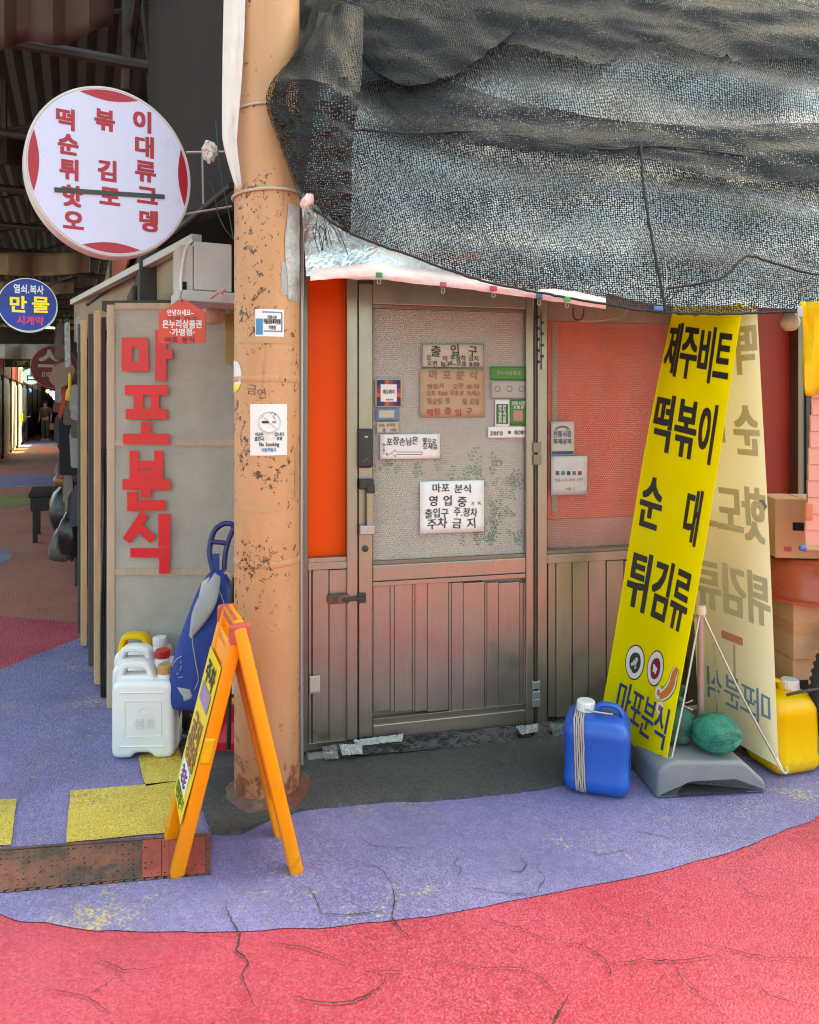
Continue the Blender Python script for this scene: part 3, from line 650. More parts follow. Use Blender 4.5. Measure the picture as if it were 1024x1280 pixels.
lines(n2, [('마 포 분 식', 567, 469, 62, 12, M_INKB, .4), ('영업시간 오전 10:30', 567, 483, 66, 7, M_INKB, 1), ('오후 8:00 오후로 가세요', 567, 492, 68, 7, M_INKB, 1), ('일요일 정 기 (일)요일', 567, 502, 66, 8, M_INKB, 1), ('매장 출 입 구', 562, 515, 58, 9, M_INKR, 1)], .0125)
n3 = notice('payment_sticker', 'square payment card with a purple and orange chequered border beside the lock', 'sticker', (469, 473, 503, 509), flat('pale yellow card', (225, 205, 140), .7), .011, .001)
for i in range(6):
    for j in range(6):
        cc = ((30, 30, 95), (205, 90, 60), (70, 45, 120), (35, 40, 110), (150, 60, 90))[(i * 3 + j * 2 + i * j) % 5]
        x0, y0 = 471 + i * 5, 475 + j * 5.4
        if 1 <= i <= 4 and 1 <= j <= 4: continue
        fpx('colour_block', flat('card colour %d' % (cc[0]), cc, .8, rough=.5), n3, x0, y0, x0 + 4.95, y0 + 5.35, .0118, .0128, 0)
fpx('label_panel', M_PAPER, n3, 476, 480.4, 496, 502, .0118, .013, 0); lines(n3, [('제로페이', 486, 490, 15, 6, M_INK, 0), ('zero', 487, 499, 9, 4, M_INK, 0)], .0135)
n4 = notice('small_sticker', 'small pale blue sticker under the chequered payment card', 'sticker', (470, 510.5, 499, 526), flat('pale blue sticker', (110, 150, 180), .7), .011, .001)
fpx('label_panel', M_PAPERD, n4, 474, 513, 493, 522, .0118, .0128, 0)
n5 = notice('small_sticker', 'small handwritten cream label above the arrow notice', 'sticker', (471, 527.5, 498, 541), M_PAPERD, .011, .001)
lines(n5, [('전화 주세요', 484, 531.5, 22, 5, M_INKB, 1), ('환영 합니다', 485, 537.5, 22, 5, M_INK, 1)], .0125)
n6 = notice('paper_notice', 'white notice with a long handwritten arrow pointing left, beside the lock', 'notice', (475, 543, 550, 573), M_PAPER)
lines(n6, [('포장손님은', 503, 552, 40, 10, M_INK, 1), ('옆으로', 537, 552, 18, 8, M_INK, 1), ('오세요', 538, 559, 19, 7, M_INK, 1)])
def fline(t, name, m, pts, r=.0014, d=.0135): MB().tube([FA.w(*FA.uv(a, b, d), d) for a, b in pts], r, 5).build(name, m, t, w=True)
fline(n6, 'arrow', M_INK, [(528, 565), (495, 565), (495, 562), (489, 566.5), (495, 571), (495, 568), (528, 568), (528, 565)], .0012)
for x, y in ((480, 557), (480, 564)): fline(n6, 'arrow', M_INK, [(480, y + 4), (480, y - 3), (478, y), (480, y - 3), (482, y)], .0014)
fline(n6, 'arrow', M_INK, [(488, 568), (482, 567), (485, 565), (482, 567), (485, 570)], .0014)
n7 = notice('paper_notice', 'large white no-parking notice in black handwriting, lowest on the door', 'notice', (525, 602, 605, 664), mat('bright white paper', (.86, .85, .82), .7, var=.03), .012, .006)
lines(n7, [('마포 분식', 565, 611, 50, 11, M_INK, 1), ('영 업 중', 560, 627, 48, 13, M_INK, 1), ('가까이', 595, 629, 12, 5, M_INK, 1), ('또는', 590, 634, 10, 5, M_INK, 1), ('출입구', 546, 641, 30, 12, M_INK, 1), ('주.정차', 582, 640, 30, 11, M_INK, 1), ('주차 금 지', 565, 654, 62, 13, M_INK, 1)])
g1 = notice('green_sticker', 'plain green sticker, topmost by the right side of the door pane', 'sticker', (613, 458, 659, 475), flat('sticker green', (75, 150, 65), .75), .011, .001); lines(g1, [('온누리상품권', 636, 466, 30, 5, M_PAPERD, 0)], .0125)
g2 = notice('grey_sticker', 'grey sticker with three round marks below the plain green sticker', 'sticker', (614.5, 476, 659, 498), mat('grey sticker', (.4, .39, .35), .6), .011, .001)
for k in range(3): c = FA.w(*FA.uv(622 + k * 15, 486, .0125), .0125); MB().tube([c + FA.r * .013 * math.cos(a * .5236) + FA.u * .013 * math.sin(a * .5236) for a in range(12)], .001, 4, closed=True).build('round_mark', M_SOOT, g2, w=True)
g3 = notice('green_sticker', 'tall white-edged green sticker with vertical lettering on the door pane', 'sticker', (619, 499.5, 637, 534), M_PAPER, .011, .001); fpx('green_field', flat('deep green print', (40, 120, 55), .8), g3, 620.5, 505, 635.5, 530, .0115, .0128, 0)
for k in range(5): text('lettering', M_PAPER, g3, '온누리상품'[k], FA, 630.5, 508.5 + k * 4.6, 4.4, 4.4, .013, (.02, .02), kind='stuff'); text('lettering', M_PAPER, g3, '권가맹점전'[k], FA, 625, 508.5 + k * 4.6, 4.4, 4.4, .013, (.02, .02), kind='stuff')
g4 = notice('green_sticker', 'green sticker with a pink square beside the tall white-edged sticker', 'sticker', (638, 499.5, 659, 531), flat('sticker green', (75, 150, 65), .75), .011, .001); fpx('pink_square', flat('pink square', (215, 150, 140), .7), g4, 642, 513, 653.5, 526, .0115, .0128, 0); lines(g4, [('전통시장', 648, 504, 17, 4.5, M_PAPER, 0), ('상품권', 648, 509, 14, 4, M_PAPER, 0)], .0125)
g5 = notice('payment_sticker', 'narrow white payment strip reading zero at the right of the door pane', 'sticker', (610, 533.5, 659, 547), M_PAPER, .012, .001); lines(g5, [('zero', 621, 540.5, 16, 10, M_INK, 0), ('제로페이', 650, 541, 15, 6, M_SOOT, 0)], .0135)
MB().lathe([(0, 0), (.008, 0), (.008, .0006), (0, .0006)], 16, M=Matrix((FA.r, FA.u, FA.n)).transposed(), c=FA.w(*FA.uv(637, 540.5, .0135), .0135)).build('green_dot', flat('deep green print', (40, 120, 55), .8), g5, w=True)
w1 = notice('market_sticker', 'blue and white market sticker with an arch emblem on the red window', 'sticker', (689, 527, 718, 569), M_PAPERD, .0, .001)
fpx('blue_strip', flat('sticker blue', (50, 80, 130), .8), w1, 690, 564, 717, 568, .0005, .0017, 0); lines(w1, [('전통시장', 703, 543, 23, 8, MATS['sticker blue'], 0), ('화재공제', 703, 552, 23, 7, MATS['sticker blue'], 0)], .002)
c = FA.w(*FA.uv(703, 538, .002), .002)
for r_ in (.036, .028): MB().tube([c + FA.r * r_ * math.cos(a / 10 * math.pi) + FA.u * r_ * .55 * math.sin(a / 10 * math.pi) for a in range(11)], .0016, 5).build('arch_emblem', MATS['sticker blue'], w1, w=True)
w2 = notice('hand_sign_sticker', 'white card with a row of coloured hand signs on the red window', 'sticker', (689, 570.5, 734, 618), mat('dull white card', (.55, .52, .49), .6), .0, .001)
for k, cc in enumerate(((70, 100, 140), (90, 140, 150), (60, 85, 120), (150, 120, 100), (170, 60, 70))):
    u, v = FA.uv(697 + k * 7, 591, .002); fslab('hand_sign', flat('hand sign %d' % k, cc, .7), w2, u - .009, u + .009, v - .011, v + .008, .0008, .0018, .004)
text('lettering', M_INKB, w2, '전통시장 화재 안전', FA, 711, 600, 36, 4, .002, kind='stuff'); text('lettering', M_INKB, w2, '서울시', FA, 712, 611, 14, 3.5, .002, kind='stuff')
s9 = notice('torn_sticker', 'torn whitish sticker scrap low on the left ribbed panel', 'sticker', (387, 845, 400, 866), M_PAPERD, .026, .003)

# ================================================================== THE PILLAR
PC = Vector((-.553, 2.87, 0)); PR = .1245
to_cam = math.atan2(-PC.y, -PC.x)
def pil(px, z, lift=0.0, cx=334.0, hw=41.0):
    th = to_cam + math.asin(max(-1, min(1, (px - cx) / hw)))
    return Vector((PC.x + (PR + lift) * math.cos(th), PC.y + (PR + lift) * math.sin(th), z))
def pz(py): return CH - (py - HY) / FPX * 2.765
pillar = thing('pillar', 'round peach-painted steel pillar with rust flecks in front of the shop corner', 'pillar', PC)
rings = []
for k in range(41):
    z = -.05 + 4.9 * k / 40; dn = 1 + .006 * noise.noise(Vector((0, 0, z * 3)))
    rings.append([(PC.x + PR * dn * math.cos(a / 48 * 2 * math.pi), PC.y + PR * dn * math.sin(a / 48 * 2 * math.pi), z) for a in range(48)])
MB().loft(rings).build('shaft', M_PIL, pillar, smooth=True, w=True)
for z in (1.60, .905): MB().lathe([(PR + .0012, z - .012), (PR + .0022, z - .010), (PR + .0022, z + .010), (PR + .0012, z + .012)], 48, c=(PC.x, PC.y, 0)).build('weld_band', M_PIL, pillar, smooth=True, w=True)
# broken concrete footing
mb = MB(); n = 30; rings = []
for z, rr in ((-.02, .182), (.010, .176), (.020, .162), (.030, .138), (.034, .11)):
    rings.append([(PC.x + .02 + rr * (1 + .22 * noise.noise(Vector((math.cos(a / n * 6.283) * 1.6, math.sin(a / n * 6.283) * 1.6, z * 6)))) * math.cos(a / n * 6.283), PC.y + rr * (1 + .22 * noise.noise(Vector((math.cos(a / n * 6.283) * 1.6, math.sin(a / n * 6.283) * 1.6, z * 6)))) * math.sin(a / n * 6.283), z + .012 * noise.noise(Vector((a, z * 40, 2)))) for a in range(n)])
M_FOOT = mat('rust-stained concrete', (.15, .095, .07), .9, var=.45, vscale=16, bump=1, bscale=30, dirt=(.14, .04, .025), dirt_amt=.75, dscale=9)
mb.loft(rings).build('footing', M_FOOT, pillar, smooth=True, w=True)
# peeled silver tape on the right flank
M_SILV = mat('peeled grey tape', (.42, .42, .41), .4, metal=.3, var=.25, vscale=20, bump=.7, bscale=40)
g = [[pil(359 + 14.5 * i / 6 + (2 * noise.noise(Vector((j * .9, 1, i))) - 5 * max(0, math.sin(j / 12 * 3.1) - .3) * (1 - i / 6)), pz(252 + 122 * j / 14), .003 + .005 * abs(noise.noise(Vector((i, j, 5))))) for i in range(7)] for j in range(15)]
MB().grid(g).build('tape_patch', M_SILV, pillar, w=True, smooth=True)
g = [[pil(351 + 12 * i / 5 - 3 * noise.noise(Vector((j * .8, 4, 0))), pz(326 + 42 * j / 8), .0015) for i in range(6)] for j in range(9)]
MB().grid(g).build('tape_patch', mat('bare primer grey', (.36, .36, .36), .6, var=.15), pillar, w=True, smooth=True)
M_BTAPE = mat('clear brown tape', (.50, .28, .13), .35, var=.1)
for py, a, b in ((425, 296, 372), (635, 300, 352)):
    MB().grid([[pil(a + (b - a) * i / 14, pz(py + 8 * j), .0016) for i in range(15)] for j in (-.5, .5)]).build('tape_band', M_BTAPE, pillar, w=True, smooth=True)
MB().grid([[pil(368 + 5 * i, pz(565 + 60 * j / 4), .0016) for i in (0, 1)] for j in range(5)]).build('tape_band', M_BTAPE, pillar, w=True)
# pencil scrawl
text_p = lambda nm, m, par, s, px, py, wpx, hpx, bold=(0, 0), jit=0.0, lift=.0022: lay(s, px, py, wpx, hpx, lambda a, b, l: WM(par).inverted() @ pil(a, pz(2 * py - b), lift + l), bold, jit, z0=0).build(nm, m, par, kind='stuff')
text_p('scrawl', mat('pencil', (.16, .1, .07), .8), pillar, '금연', 322, 490, 24, 13, (0, 0), 2)
def pil_sticker(name, label, cat, box, m, lift=.002):
    x0, y0, x1, y1 = box; t = thing(name, label, cat, pil((x0 + x1) / 2, pz(y1)))
    MB().grid([[pil(x0 + (x1 - x0) * i / 10, pz(y0 + (y1 - y0) * j / 6), lift) for i in range(11)] for j in range(7)]).build('sheet', m, t, w=True, smooth=True); return t
st = pil_sticker('pillar_sticker', 'small blue and white sticker high on the peach pillar', 'sticker', (320, 387, 354, 421), M_PAPER)
M_SKY = flat('sticker sky blue', (70, 150, 205), .8)
def pil_patch(par, name, m, x0, y0, x1, y1, lift=.0028): MB().grid([[pil(x0 + (x1 - x0) * i / 6, pz(y0 + (y1 - y0) * j / 2), lift) for i in range(7)] for j in range(3)]).build(name, m, par, w=True, smooth=True)
pil_patch(st, 'blue_field', M_SKY, 321, 399, 329, 419)
for q in ((328, 390, 352, 391.6), (350.6, 391, 352.3, 415), (330, 413.6, 352, 415.2)): pil_patch(st, 'blue_line', M_SKY, *q)
text_p('lettering', M_INK, st, '전통시장', 340, 397, 11, 4, (.02, .02), lift=.0032); text_p('lettering', M_INK, st, '마을공동체직영점', 340, 402.5, 20, 6.5, (.04, .03), lift=.0032); text_p('lettering', M_INK, st, '가맹점', 340, 410, 9, 5, (.02, .02), lift=.0032)
ns_ = pil_sticker('no_smoking_sign', 'white no smoking sign with a struck-out cigarette on the peach pillar', 'sign', (314, 505, 358, 569), M_PAPER)
M_FADE = mat('faded mint print', (.58, .66, .62), .6)
MB().tube([pil(337 + 13 * math.cos(a / 24 * 6.283), pz(527 + 13 * math.sin(a / 24 * 6.283)), .003) for a in range(24)], .0042, 4, closed=True).build('ring', M_FADE, ns_, w=True, smooth=True)
MB().tube([pil(337 + 10 * t, pz(527 + 10 * t), .003) for t in (-.9, -.4, 0, .4, .9)], .0036, 4).build('strike', M_FADE, ns_, w=True)
pil_patch(ns_, 'cigarette', M_INK, 328, 526, 336, 529, .0036); pil_patch(ns_, 'cigarette', mat('faded black print', (.3, .3, .3), .6), 340, 526, 345, 529, .0036)
MB().tube([pil(a, pz(b), .0034) for a, b in ((344, 524), (341, 521), (344, 518), (341, 515), (338, 517))], .0011, 4).build('smoke_mark', M_SOOT, ns_, w=True)
for s, y, w_, h_, m in (('이곳은', 543, 10, 5, M_INK), ('흡연시', 548.5, 11, 5, M_INK)): text_p('lettering', m, ns_, s, 325, y, w_, h_, (.02, .02), lift=.0032)
for s, y, w_, m in (('입니다', 543, 11, M_INK), ('부과', 548.5, 7, M_INK)): text_p('lettering', m, ns_, s, 348.5, y, w_, 5, (.02, .02), lift=.0032)
for s, y in (('금연구역', 543), ('과태료 10만원', 548.5)): text_p('lettering', M_FADE, ns_, s, 337, y, 14, 4.6, lift=.0032)
text_p('lettering', M_INK, ns_, 'No Smoking', 336.5, 555, 24, 6.5, (.02, .02), lift=.0032); text_p('lettering', M_SKY, ns_, '서울특별시', 336, 562, 18, 5, (.02, .02), lift=.0032)
rs = thing('round_sticker', 'round white and yellow sticker at the left flank of the pillar', 'sticker', pil(297, pz(490)))
gs = [[pil(284 + 20 * math.cos(-.0) * 0 + 293.4 - 284 + 5 * 0 + 10.2 * math.sqrt(max(0, 1 - (j / 6 - 1) ** 2)) * i / 5, pz(470 + 21 * (j / 6 - 1)), .002) for i in range(6)] for j in range(13)]
MB().grid(gs).build('sheet', M_PAPER, rs, w=True, smooth=True)
MB().grid([[pil(293.4 + 10 * math.sqrt(max(0, 1 - (j / 6 - 1) ** 2)) * i / 5, pz(470 + 21 * (j / 6 - 1)), .0026) for i in range(6)] for j in (9, 10, 11, 12)]).build('yellow_field', M_YBAN, rs, w=True, smooth=True)
# conduit beside the pillar, ropes round it
MB().tube([P(377, 232, 3.02), P(376.5, 500, 3.02), P(376, 700, 3.02), P(376.5, 955, 3.02)], .011, 10).build('conduit_pipe', M_STEEL, smooth=True, label='thin grey conduit pipe running down between pillar and orange board', cat='pipe')
def ring_path(py, tilt=0, lift=.004, n=40): return [Vector((PC.x + (PR + lift) * math.cos(a / n * 6.283), PC.y + (PR + lift) * math.sin(a / n * 6.283), pz(py) + tilt * math.cos(a / n * 6.283 - .3))) for a in range(n)]
MB().tube(ring_path(131, .01, .005), .0045, 8, closed=True).build('rope', M_ROPE, smooth=True, label='pale rope looped round the pillar near the top of the net edge', cat='rope')
MB().tube(ring_path(237, .012, .006), .0058, 8, closed=True).build('rope', M_ROPE, smooth=True, label='thicker twisted rope round the pillar tying the white cloth', cat='rope')
# white cloth strip hanging left of the pillar
g = []
for j in range(25):
    t = j / 24; py = -60 + 295 * t; wd = 27 * (1 - t ** 3 * .7); x0 = 281 - 6 * t + (8 * t ** 6)
    if t > .8: x0 += (t - .8) * 60
    g.append([P(x0 + wd * i / 10, py + 3 * math.sin(i * 1.3), 2.74 + .006 * math.sin(i * .9 + t * 2) + .010 * noise.noise(Vector((i, j * .5, 0)))) for i in range(11)])
MB().grid(g).build('hanging_cloth', M_CLOTHW, smooth=True, solid=.002, label='white cloth strip hanging along the left of the pillar', cat='cloth')

# ================================================================== THE AWNING: foil sheet, shade net, clips
def surf(rows, nu, nv):
    """smooth surface through rows of control points (each row top to bottom, points left to right)"""
    rr = []
    for r_ in rows:
        sp = smooth_path(r_, 12); n = len(sp) - 1; rr.append([sp[min(n, int(i / nu * n))].lerp(sp[min(n, int(i / nu * n) + 1)], i / nu * n - int(i / nu * n)) for i in range(nu + 1)])
    out = []
    cols = [smooth_path([rr[j][i] for j in range(len(rr))], 12) for i in range(nu + 1)]; n = len(cols[0]) - 1
    for j in range(nv + 1):
        x = j / nv * n; k = min(n - 1, int(x)); out.append([cols[i][k].lerp(cols[i][k + 1], x - k) for i in range(nu + 1)])
    return out
def cloth(name, rows, nu, nv, m, parent, fold=0.0, fs=3.0, fold2=0.0, hem=0.0, solid=0.0):
    g = surf(rows, nu, nv); nrm = Vector((.15, -.95, .3)).normalized()
    for j, r_ in enumerate(g):
        for i, p in enumerate(r_):
            q = noise.noise(Vector((p.x * fs * .55 + p.z * .8, p.z * fs * 2.1, 3))) * fold + noise.noise(Vector((p.x * fs * 1.6 + p.z * 3, p.z * fs * 6, 7))) * fold2
            r_[i] = p + nrm * q
            if hem and j == nv: r_[i] = r_[i] + Vector((0, 0, hem * noise.noise(Vector((p.x * 30, 1, 1)))))
    mb = MB().grid(g); o = mb.build(name, m, parent, w=True, smooth=True, solid=solid)
    uvl = o.data.uv_layers.new(name='UVMap'); w_ = nu + 1
    us = [0.0]; vs_ = [0.0]; mid = len(g) // 2
    for i in range(nu): us.append(us[-1] + (g[mid][i + 1] - g[mid][i]).length)
    for j in range(nv): vs_.append(vs_[-1] + (g[j + 1][nu // 2] - g[j][nu // 2]).length)
    for lp in o.data.loops:
        uvl.data[lp.index].uv = (us[lp.vertex_index % w_], vs_[lp.vertex_index // w_])
    return o
def yb(px): return 2.78 + (px - 385) / 639 * .22          # depth of the awning's lower edge
def yt(px): return 3.42 + (px - 385) / 639 * .52           # depth of its upper edge at the wall
def aw(px, py, off=0.0):
    t = max(0.0, min(1.0, (385 - py) / 445)); return P(px, py, yb(px) * (1 - t) + yt(px) * t - .09 * math.sin(t * 3.1) + off)
foil = thing('foil_sheet', 'crumpled silver foil insulation sheet lining the awning beneath the black net', 'awning sheet', aw(700, 385, .03))
fx = [383, 430, 480, 540, 620, 700, 760, 830, 920, 1030, 1110]; fb = [345, 340, 337, 343, 352, 360, 368, 383, 385, 384, 384]
rows = []
for t in (0, .2, .4, .6, .8, 1.0):
    rows.append([aw(x + (-6 * (1 - t) if x == 383 else 0), (-60 if x > 384 else 252 - 60 * 0) * (1 - t) + b * t, .085 + .012 * math.sin(x * .05 + t * 5)) for x, b in zip(fx, fb)])
cloth('foil', rows, 120, 60, M_FOIL, foil, .05, 3, .010)
# the turned pinkish edge that hangs below the foil
rows = [[aw(x, y + dy, .02 + oz + .012 * math.sin(x * .06)) for x, y in ((388, 341), (430, 336), (478, 334), (540, 341), (600, 348), (660, 356), (710, 363), (757, 371))] for dy, oz in ((-4, .012), (3, -.02), (10, -.026), (16, -.012))]
rows[3] = [p + Vector((0, 0, .028 if i < 1 else (.012 if i < 2 else 0))) for i, p in enumerate(rows[3])]
cloth('hem', rows, 70, 8, M_PINKW, foil, .008, 14, .006)
# net
net = thing('shade_net', 'black knitted shade net draped over the awning and tied to the pillar', 'net', aw(740, 386))
cols = [(395, 375, 333, 352, 374, 389), ]
L_edge = [(398, -60), (392, 0), (372, 62), (333, 124), (352, 186), (374, 240), (392, 262)]
bot = [(392, 262), (440, 292), (520, 322), (590, 347), (650, 361), (740, 377), (800, 387), (850, 391), (940, 391), (1030, 387), (1110, 386)]
rows = []
for k in range(7):
    lx, ly = L_edge[k]; t = k / 6; row = []
    for i, (bx_, by_) in enumerate(bot):
        y = -60 + (by_ + 60) * t ** .92; x = bx_
        if i == 0: x, y = lx, ly
        p = aw(x, y, 0)
        if i == 0: p = P(x, y, [3.0, 2.86, 2.72, 2.70, 2.72, 2.75, 2.77][k])
        if i == 1: p = aw(x + [0, 0, -14, -24, -20, -10, 0][k], y, [0, -.03, -.06, -.05, -.03, -.02, 0][k])
        row.append(p)
    rows.append(row)
cloth('net_layer', rows, 150, 70, M_NET, net, .04, 2.4, .006, .02)
# second layers: the folded-over top, the rolled bulge, the slanting doubled band, the gathered corner
top = [(376, 100), (420, 98), (470, 100), (540, 97), (590, 80), (632, 55), (668, 62), (720, 74), (752, 78), (782, 60), (812, 50), (860, 62), (930, 74), (1030, 70), (1110, 72)]
rows = [[aw(max(x, 395 if k < 2 else x), -60 + (y + 60) * k / 4, -.05 - .03 * math.sin(k / 4 * 3.0)) for x, y in top] for k in range(5)]
cloth('folded_layer', rows, 130, 34, M_NET2, net, .03, 4, .008, .03)
rows = [[aw(x, y, -.095 - b) for x in xs] for (xs, y, b) in ()] or [[aw(x, y0 + (y1 - y0) * k / 4, -.085 - .05 * math.sin(k / 4 * 3.14)) for x, y0, y1 in ((445, -60, 60), (480, -60, 95), (520, -60, 106), (570, -60, 92), (610, -60, 66), (640, -60, 40), (655, -60, 20))] for k in range(5)]
cloth('folded_layer', rows, 50, 24, M_NET2, net, .03, 5, .01, .01)
rows = [[aw(x, a + (b - a) * k / 3, -.03) for x, a, b in ((480, 118, 121), (510, 108, 152), (560, 104, 176), (640, 125, 186), (720, 142, 192), (800, 152, 196), (900, 158, 224), (1030, 152, 226), (1110, 152, 226))] for k in range(4)]
cloth('folded_layer', rows, 90, 16, M_NET2, net, .02, 5, .008, .01)
rows = [[P(x, y, d) for x, y, d in r_] for r_ in ([(392, 20, 2.9), (420, 10, 2.95), (455, 10, 3.0)], [(352, 95, 2.69), (400, 96, 2.68), (452, 100, 2.75)], [(338, 128, 2.67), (395, 150, 2.66), (445, 150, 2.72)], [(352, 180, 2.68), (400, 190, 2.67), (440, 190, 2.72)], [(372, 232, 2.71), (405, 240, 2.69), (440, 245, 2.72)], [(396, 258, 2.73), (418, 272, 2.71), (438, 292, 2.73)])]
cloth('folded_layer', rows, 40, 40, M_NET2, net, .03, 9, .02, .05)
for pts, r_ in (([(800, 182), (803, 230), (812, 290), (822, 340), (831, 391)], .006), ([(440, 163), (520, 168), (600, 166), (680, 178), (760, 188), (800, 184), (850, 186), (930, 196)], .004), ([(392, 262), (440, 293), (520, 323), (590, 348), (650, 362), (740, 378), (830, 391), (940, 392), (1030, 388), (1110, 387)], .005),
                ([(830, 362), (900, 348), (930, 322), (960, 328), (1000, 340), (1040, 346)], .005), ([(560, 72), (620, 60), (640, 50)], .005)):
    MB().tube([p + Vector((noise.noise(p * 40) * .004, -.012, noise.noise(p * 35 + Vector((5, 5, 5))) * .004)) for p in smooth_path([aw(x, y, -.018) for x, y in pts], 16)], r_, 7).build('seam_cord', M_RUBBER, net, w=True, smooth=True)
# frayed strands at the tied corner
for k in range(11):
    a = P(392 + random.uniform(0, 45), 264 + random.uniform(0, 22), 2.70); MB().tube(smooth_path([a, a + Vector((random.uniform(-.02, .03), -.005, -.03)), a + Vector((random.uniform(-.02, .05), 0, -.07 - random.uniform(0, .04)))], 5), .0016, 5).build('frayed_strand', M_RUBBER, net, w=True)
MB().tube(smooth_path([aw(832, 330, -.04), aw(834, 345, -.045), aw(831, 365, -.04)], 5), .0018, 5).build('loose_thread', M_CORD, net, w=True)
# knot of cloth where net, foil and rope meet
kc = P(384, 252, 2.70); rings = []
for j in range(9):
    ph = -1.5 + 3.0 * j / 8; rings.append([kc + Vector((math.cos(ph) * math.cos(a / 14 * 6.283) * .022 + .010 * math.sin(ph), math.cos(ph) * math.sin(a / 14 * 6.283) * .02, math.sin(ph) * .026)) * 1.0 + noise.noise_vector(Vector((math.cos(a / 14 * 6.283) * 2, math.sin(a / 14 * 6.283) * 2, ph * 2))) * .012 for a in range(14)])
MB().loft(rings).build('cloth_knot', M_PINKW, foil, w=True, smooth=True)
# binder clips along the edge
def clip(px, py, m, label):
    t = thing('binder_clip', label, 'clip', aw(px, py, -.02), group='binder clips on the awning edge')
    o = aw(px, py, -.028); r_ = FA.r; k = Matrix((FA.r, Vector((0, 0, 1)).cross(FA.r) * 1, Vector((0, 0, 1)))).transposed()
    mb = MB().pillow([(-.013, -.002), (.013, -.002), (.012, .016), (-.012, .016)], -.006, .006, .002, lambda a, b, d: o + r_ * a + Vector((0, 0, b)) + FA.n * d, 1); mb.build('clip_body', m, t, w=True)
    MB().tube(smooth_path([o + r_ * -.008 + Vector((0, 0, -.002)), o + r_ * -.004 + Vector((0, 0, -.010)), o + r_ * -.007 + Vector((0, 0, -.022)), o + Vector((0, 0, -.027)), o + r_ * .007 + Vector((0, 0, -.022)), o + r_ * .004 + Vector((0, 0, -.010)), o + r_ * .008 + Vector((0, 0, -.002))], 4), .0011, 6).build('wire_loop', M_STEEL, t, w=True)
for a in ((474, 346, (40, 140, 70), 'green binder clip nearest the pillar on the pink awning edge'), (554, 358, (190, 70, 100), 'dull pink binder clip, second from the pillar on the awning edge'), (617, 363, (200, 40, 80), 'crimson binder clip in the middle of the awning edge'),
          (674, 373, (50, 80, 120), 'dark blue binder clip on the pink awning edge'), (709, 376, (60, 170, 80), 'bright green binder clip right of the dark blue clip')):
    clip(a[0], a[1], flat('clip %d %d' % a[2][:2], a[2], .8, rough=.35), a[3])
fclip = flat('pale blue plastic', (70, 120, 190), .8, rough=.35)
MB().pillow(rpoly([(-.02, -.008), (.02, -.008), (.02, .010), (-.02, .010)], .003), -.005, .005, .003, lambda a, b, d: aw(823, 386, -.03) + FA.r * a + Vector((0, 0, b)) + FA.n * d).build('plastic_clip', fclip, smooth=True, label='blue plastic clip on the net edge above the yellow banner', cat='clip')

# ================================================================== ROUND SIGNS
def disc_sign(name, label, px, py, Y, rpx, ang, face, rim, depth, sx=1.0):
    fr = Frame(P(px, py, Y), (math.cos(R(ang)), math.sin(R(ang)), 0)); r_ = abs(fr.uv(px, py - rpx)[1])
    t = thing(name, label, 'sign', fr.o); Mx = Matrix((fr.r * sx, fr.u, fr.n)).transposed()
    MB().lathe([(0, -depth), (r_ * .985, -depth), (r_, -depth + .006), (r_, -.006), (r_ * .99, 0), (r_ * .972, .001), (r_ * .968, -.003), (0, -.003)], 96, M=Mx, c=fr.o).build('rim', rim, t, smooth=True, w=True)
    MB().lathe([(0, -.0025), (r_ * .967, -.0025), (r_ * .967, .0), (0, .0)], 96, M=Mx, c=fr.o).build('face', face, t, w=True)
    return t, fr, r_
M_SIGNW = mat('white acrylic', (.50, .52, .72), .3, var=.03, emit=.03, dirt=(.55, .55, .6), dirt_amt=.1, dscale=6); M_SIGNR = flat('sign red vinyl', (208, 14, 48), .6, rough=.35)  # faint glow added to the white face, taken to be unlit
M_RIM = mat('off-white rim', (.60, .54, .52), .4, var=.06)
t, fr, r_ = disc_sign('round_sign', 'large white round snack sign with red lettering beside the pillar', 140, 215, 3.05, 106, 31, M_SIGNW, M_RIM, .09, .925)
for a0 in (4, 92, 180, 270):
    q = 21.5; pts = []
    for k in range(17): a = R(a0 - q / 1 + 2 * q * k / 16); pts.append((r_ * .955 * math.cos(a), r_ * .955 * math.sin(a)))
    pa, pb = Vector(pts[0]), Vector(pts[-1]); mid = (pa + pb) / 2; ou = mid.normalized()
    for k in range(1, 16): s_ = k / 16; pts.append(tuple(pb.lerp(pa, s_) - ou * math.sin(s_ * math.pi) * .02))
    MB().add([fr.w(x * .925, y, .0012) for x, y in pts], [tuple(range(len(pts)))]).build('red_segment', M_SIGNR, t, w=True)
for ch, px, py in (('떡', 82.5, 150), ('볶', 131, 151), ('이', 178.5, 153), ('순', 85.5, 181.5), ('대', 181, 184.5), ('튀', 87.5, 213), ('김', 135, 214.5), ('류', 182, 215), ('핫', 90, 246), ('도', 137.5, 247), ('그', 184.5, 246), ('오', 92, 277), ('뎅', 186, 277.5)):
    text('letter', M_SIGNR, t, ch, fr, px, py, 26.5, 25.5, 0, (.042, .036))
a = fr.w(*fr.uv(68, 237, .004), .004); b = fr.w(*fr.uv(206, 246, .004), .004); MB().bar(a, b, .0012, .019).build('tape_strip', M_SOOT, t, w=True)
br = MB().tube([fr.w(r_ * .9, .15, -.05), P(262, 190, 3.3), P(285, 190, 3.35)], .006, 8).build('bracket', M_STEEL, t, w=True)
MB().tube([fr.w(r_ * .8, -.13, -.05), P(290, 258, 3.35)], .005, 8).build('bracket', M_STEEL, t, w=True)
MB().tube([P(253, 190, 3.28), P(254, 255, 3.28)], .005, 8).build('bracket', M_STEEL, t, w=True)
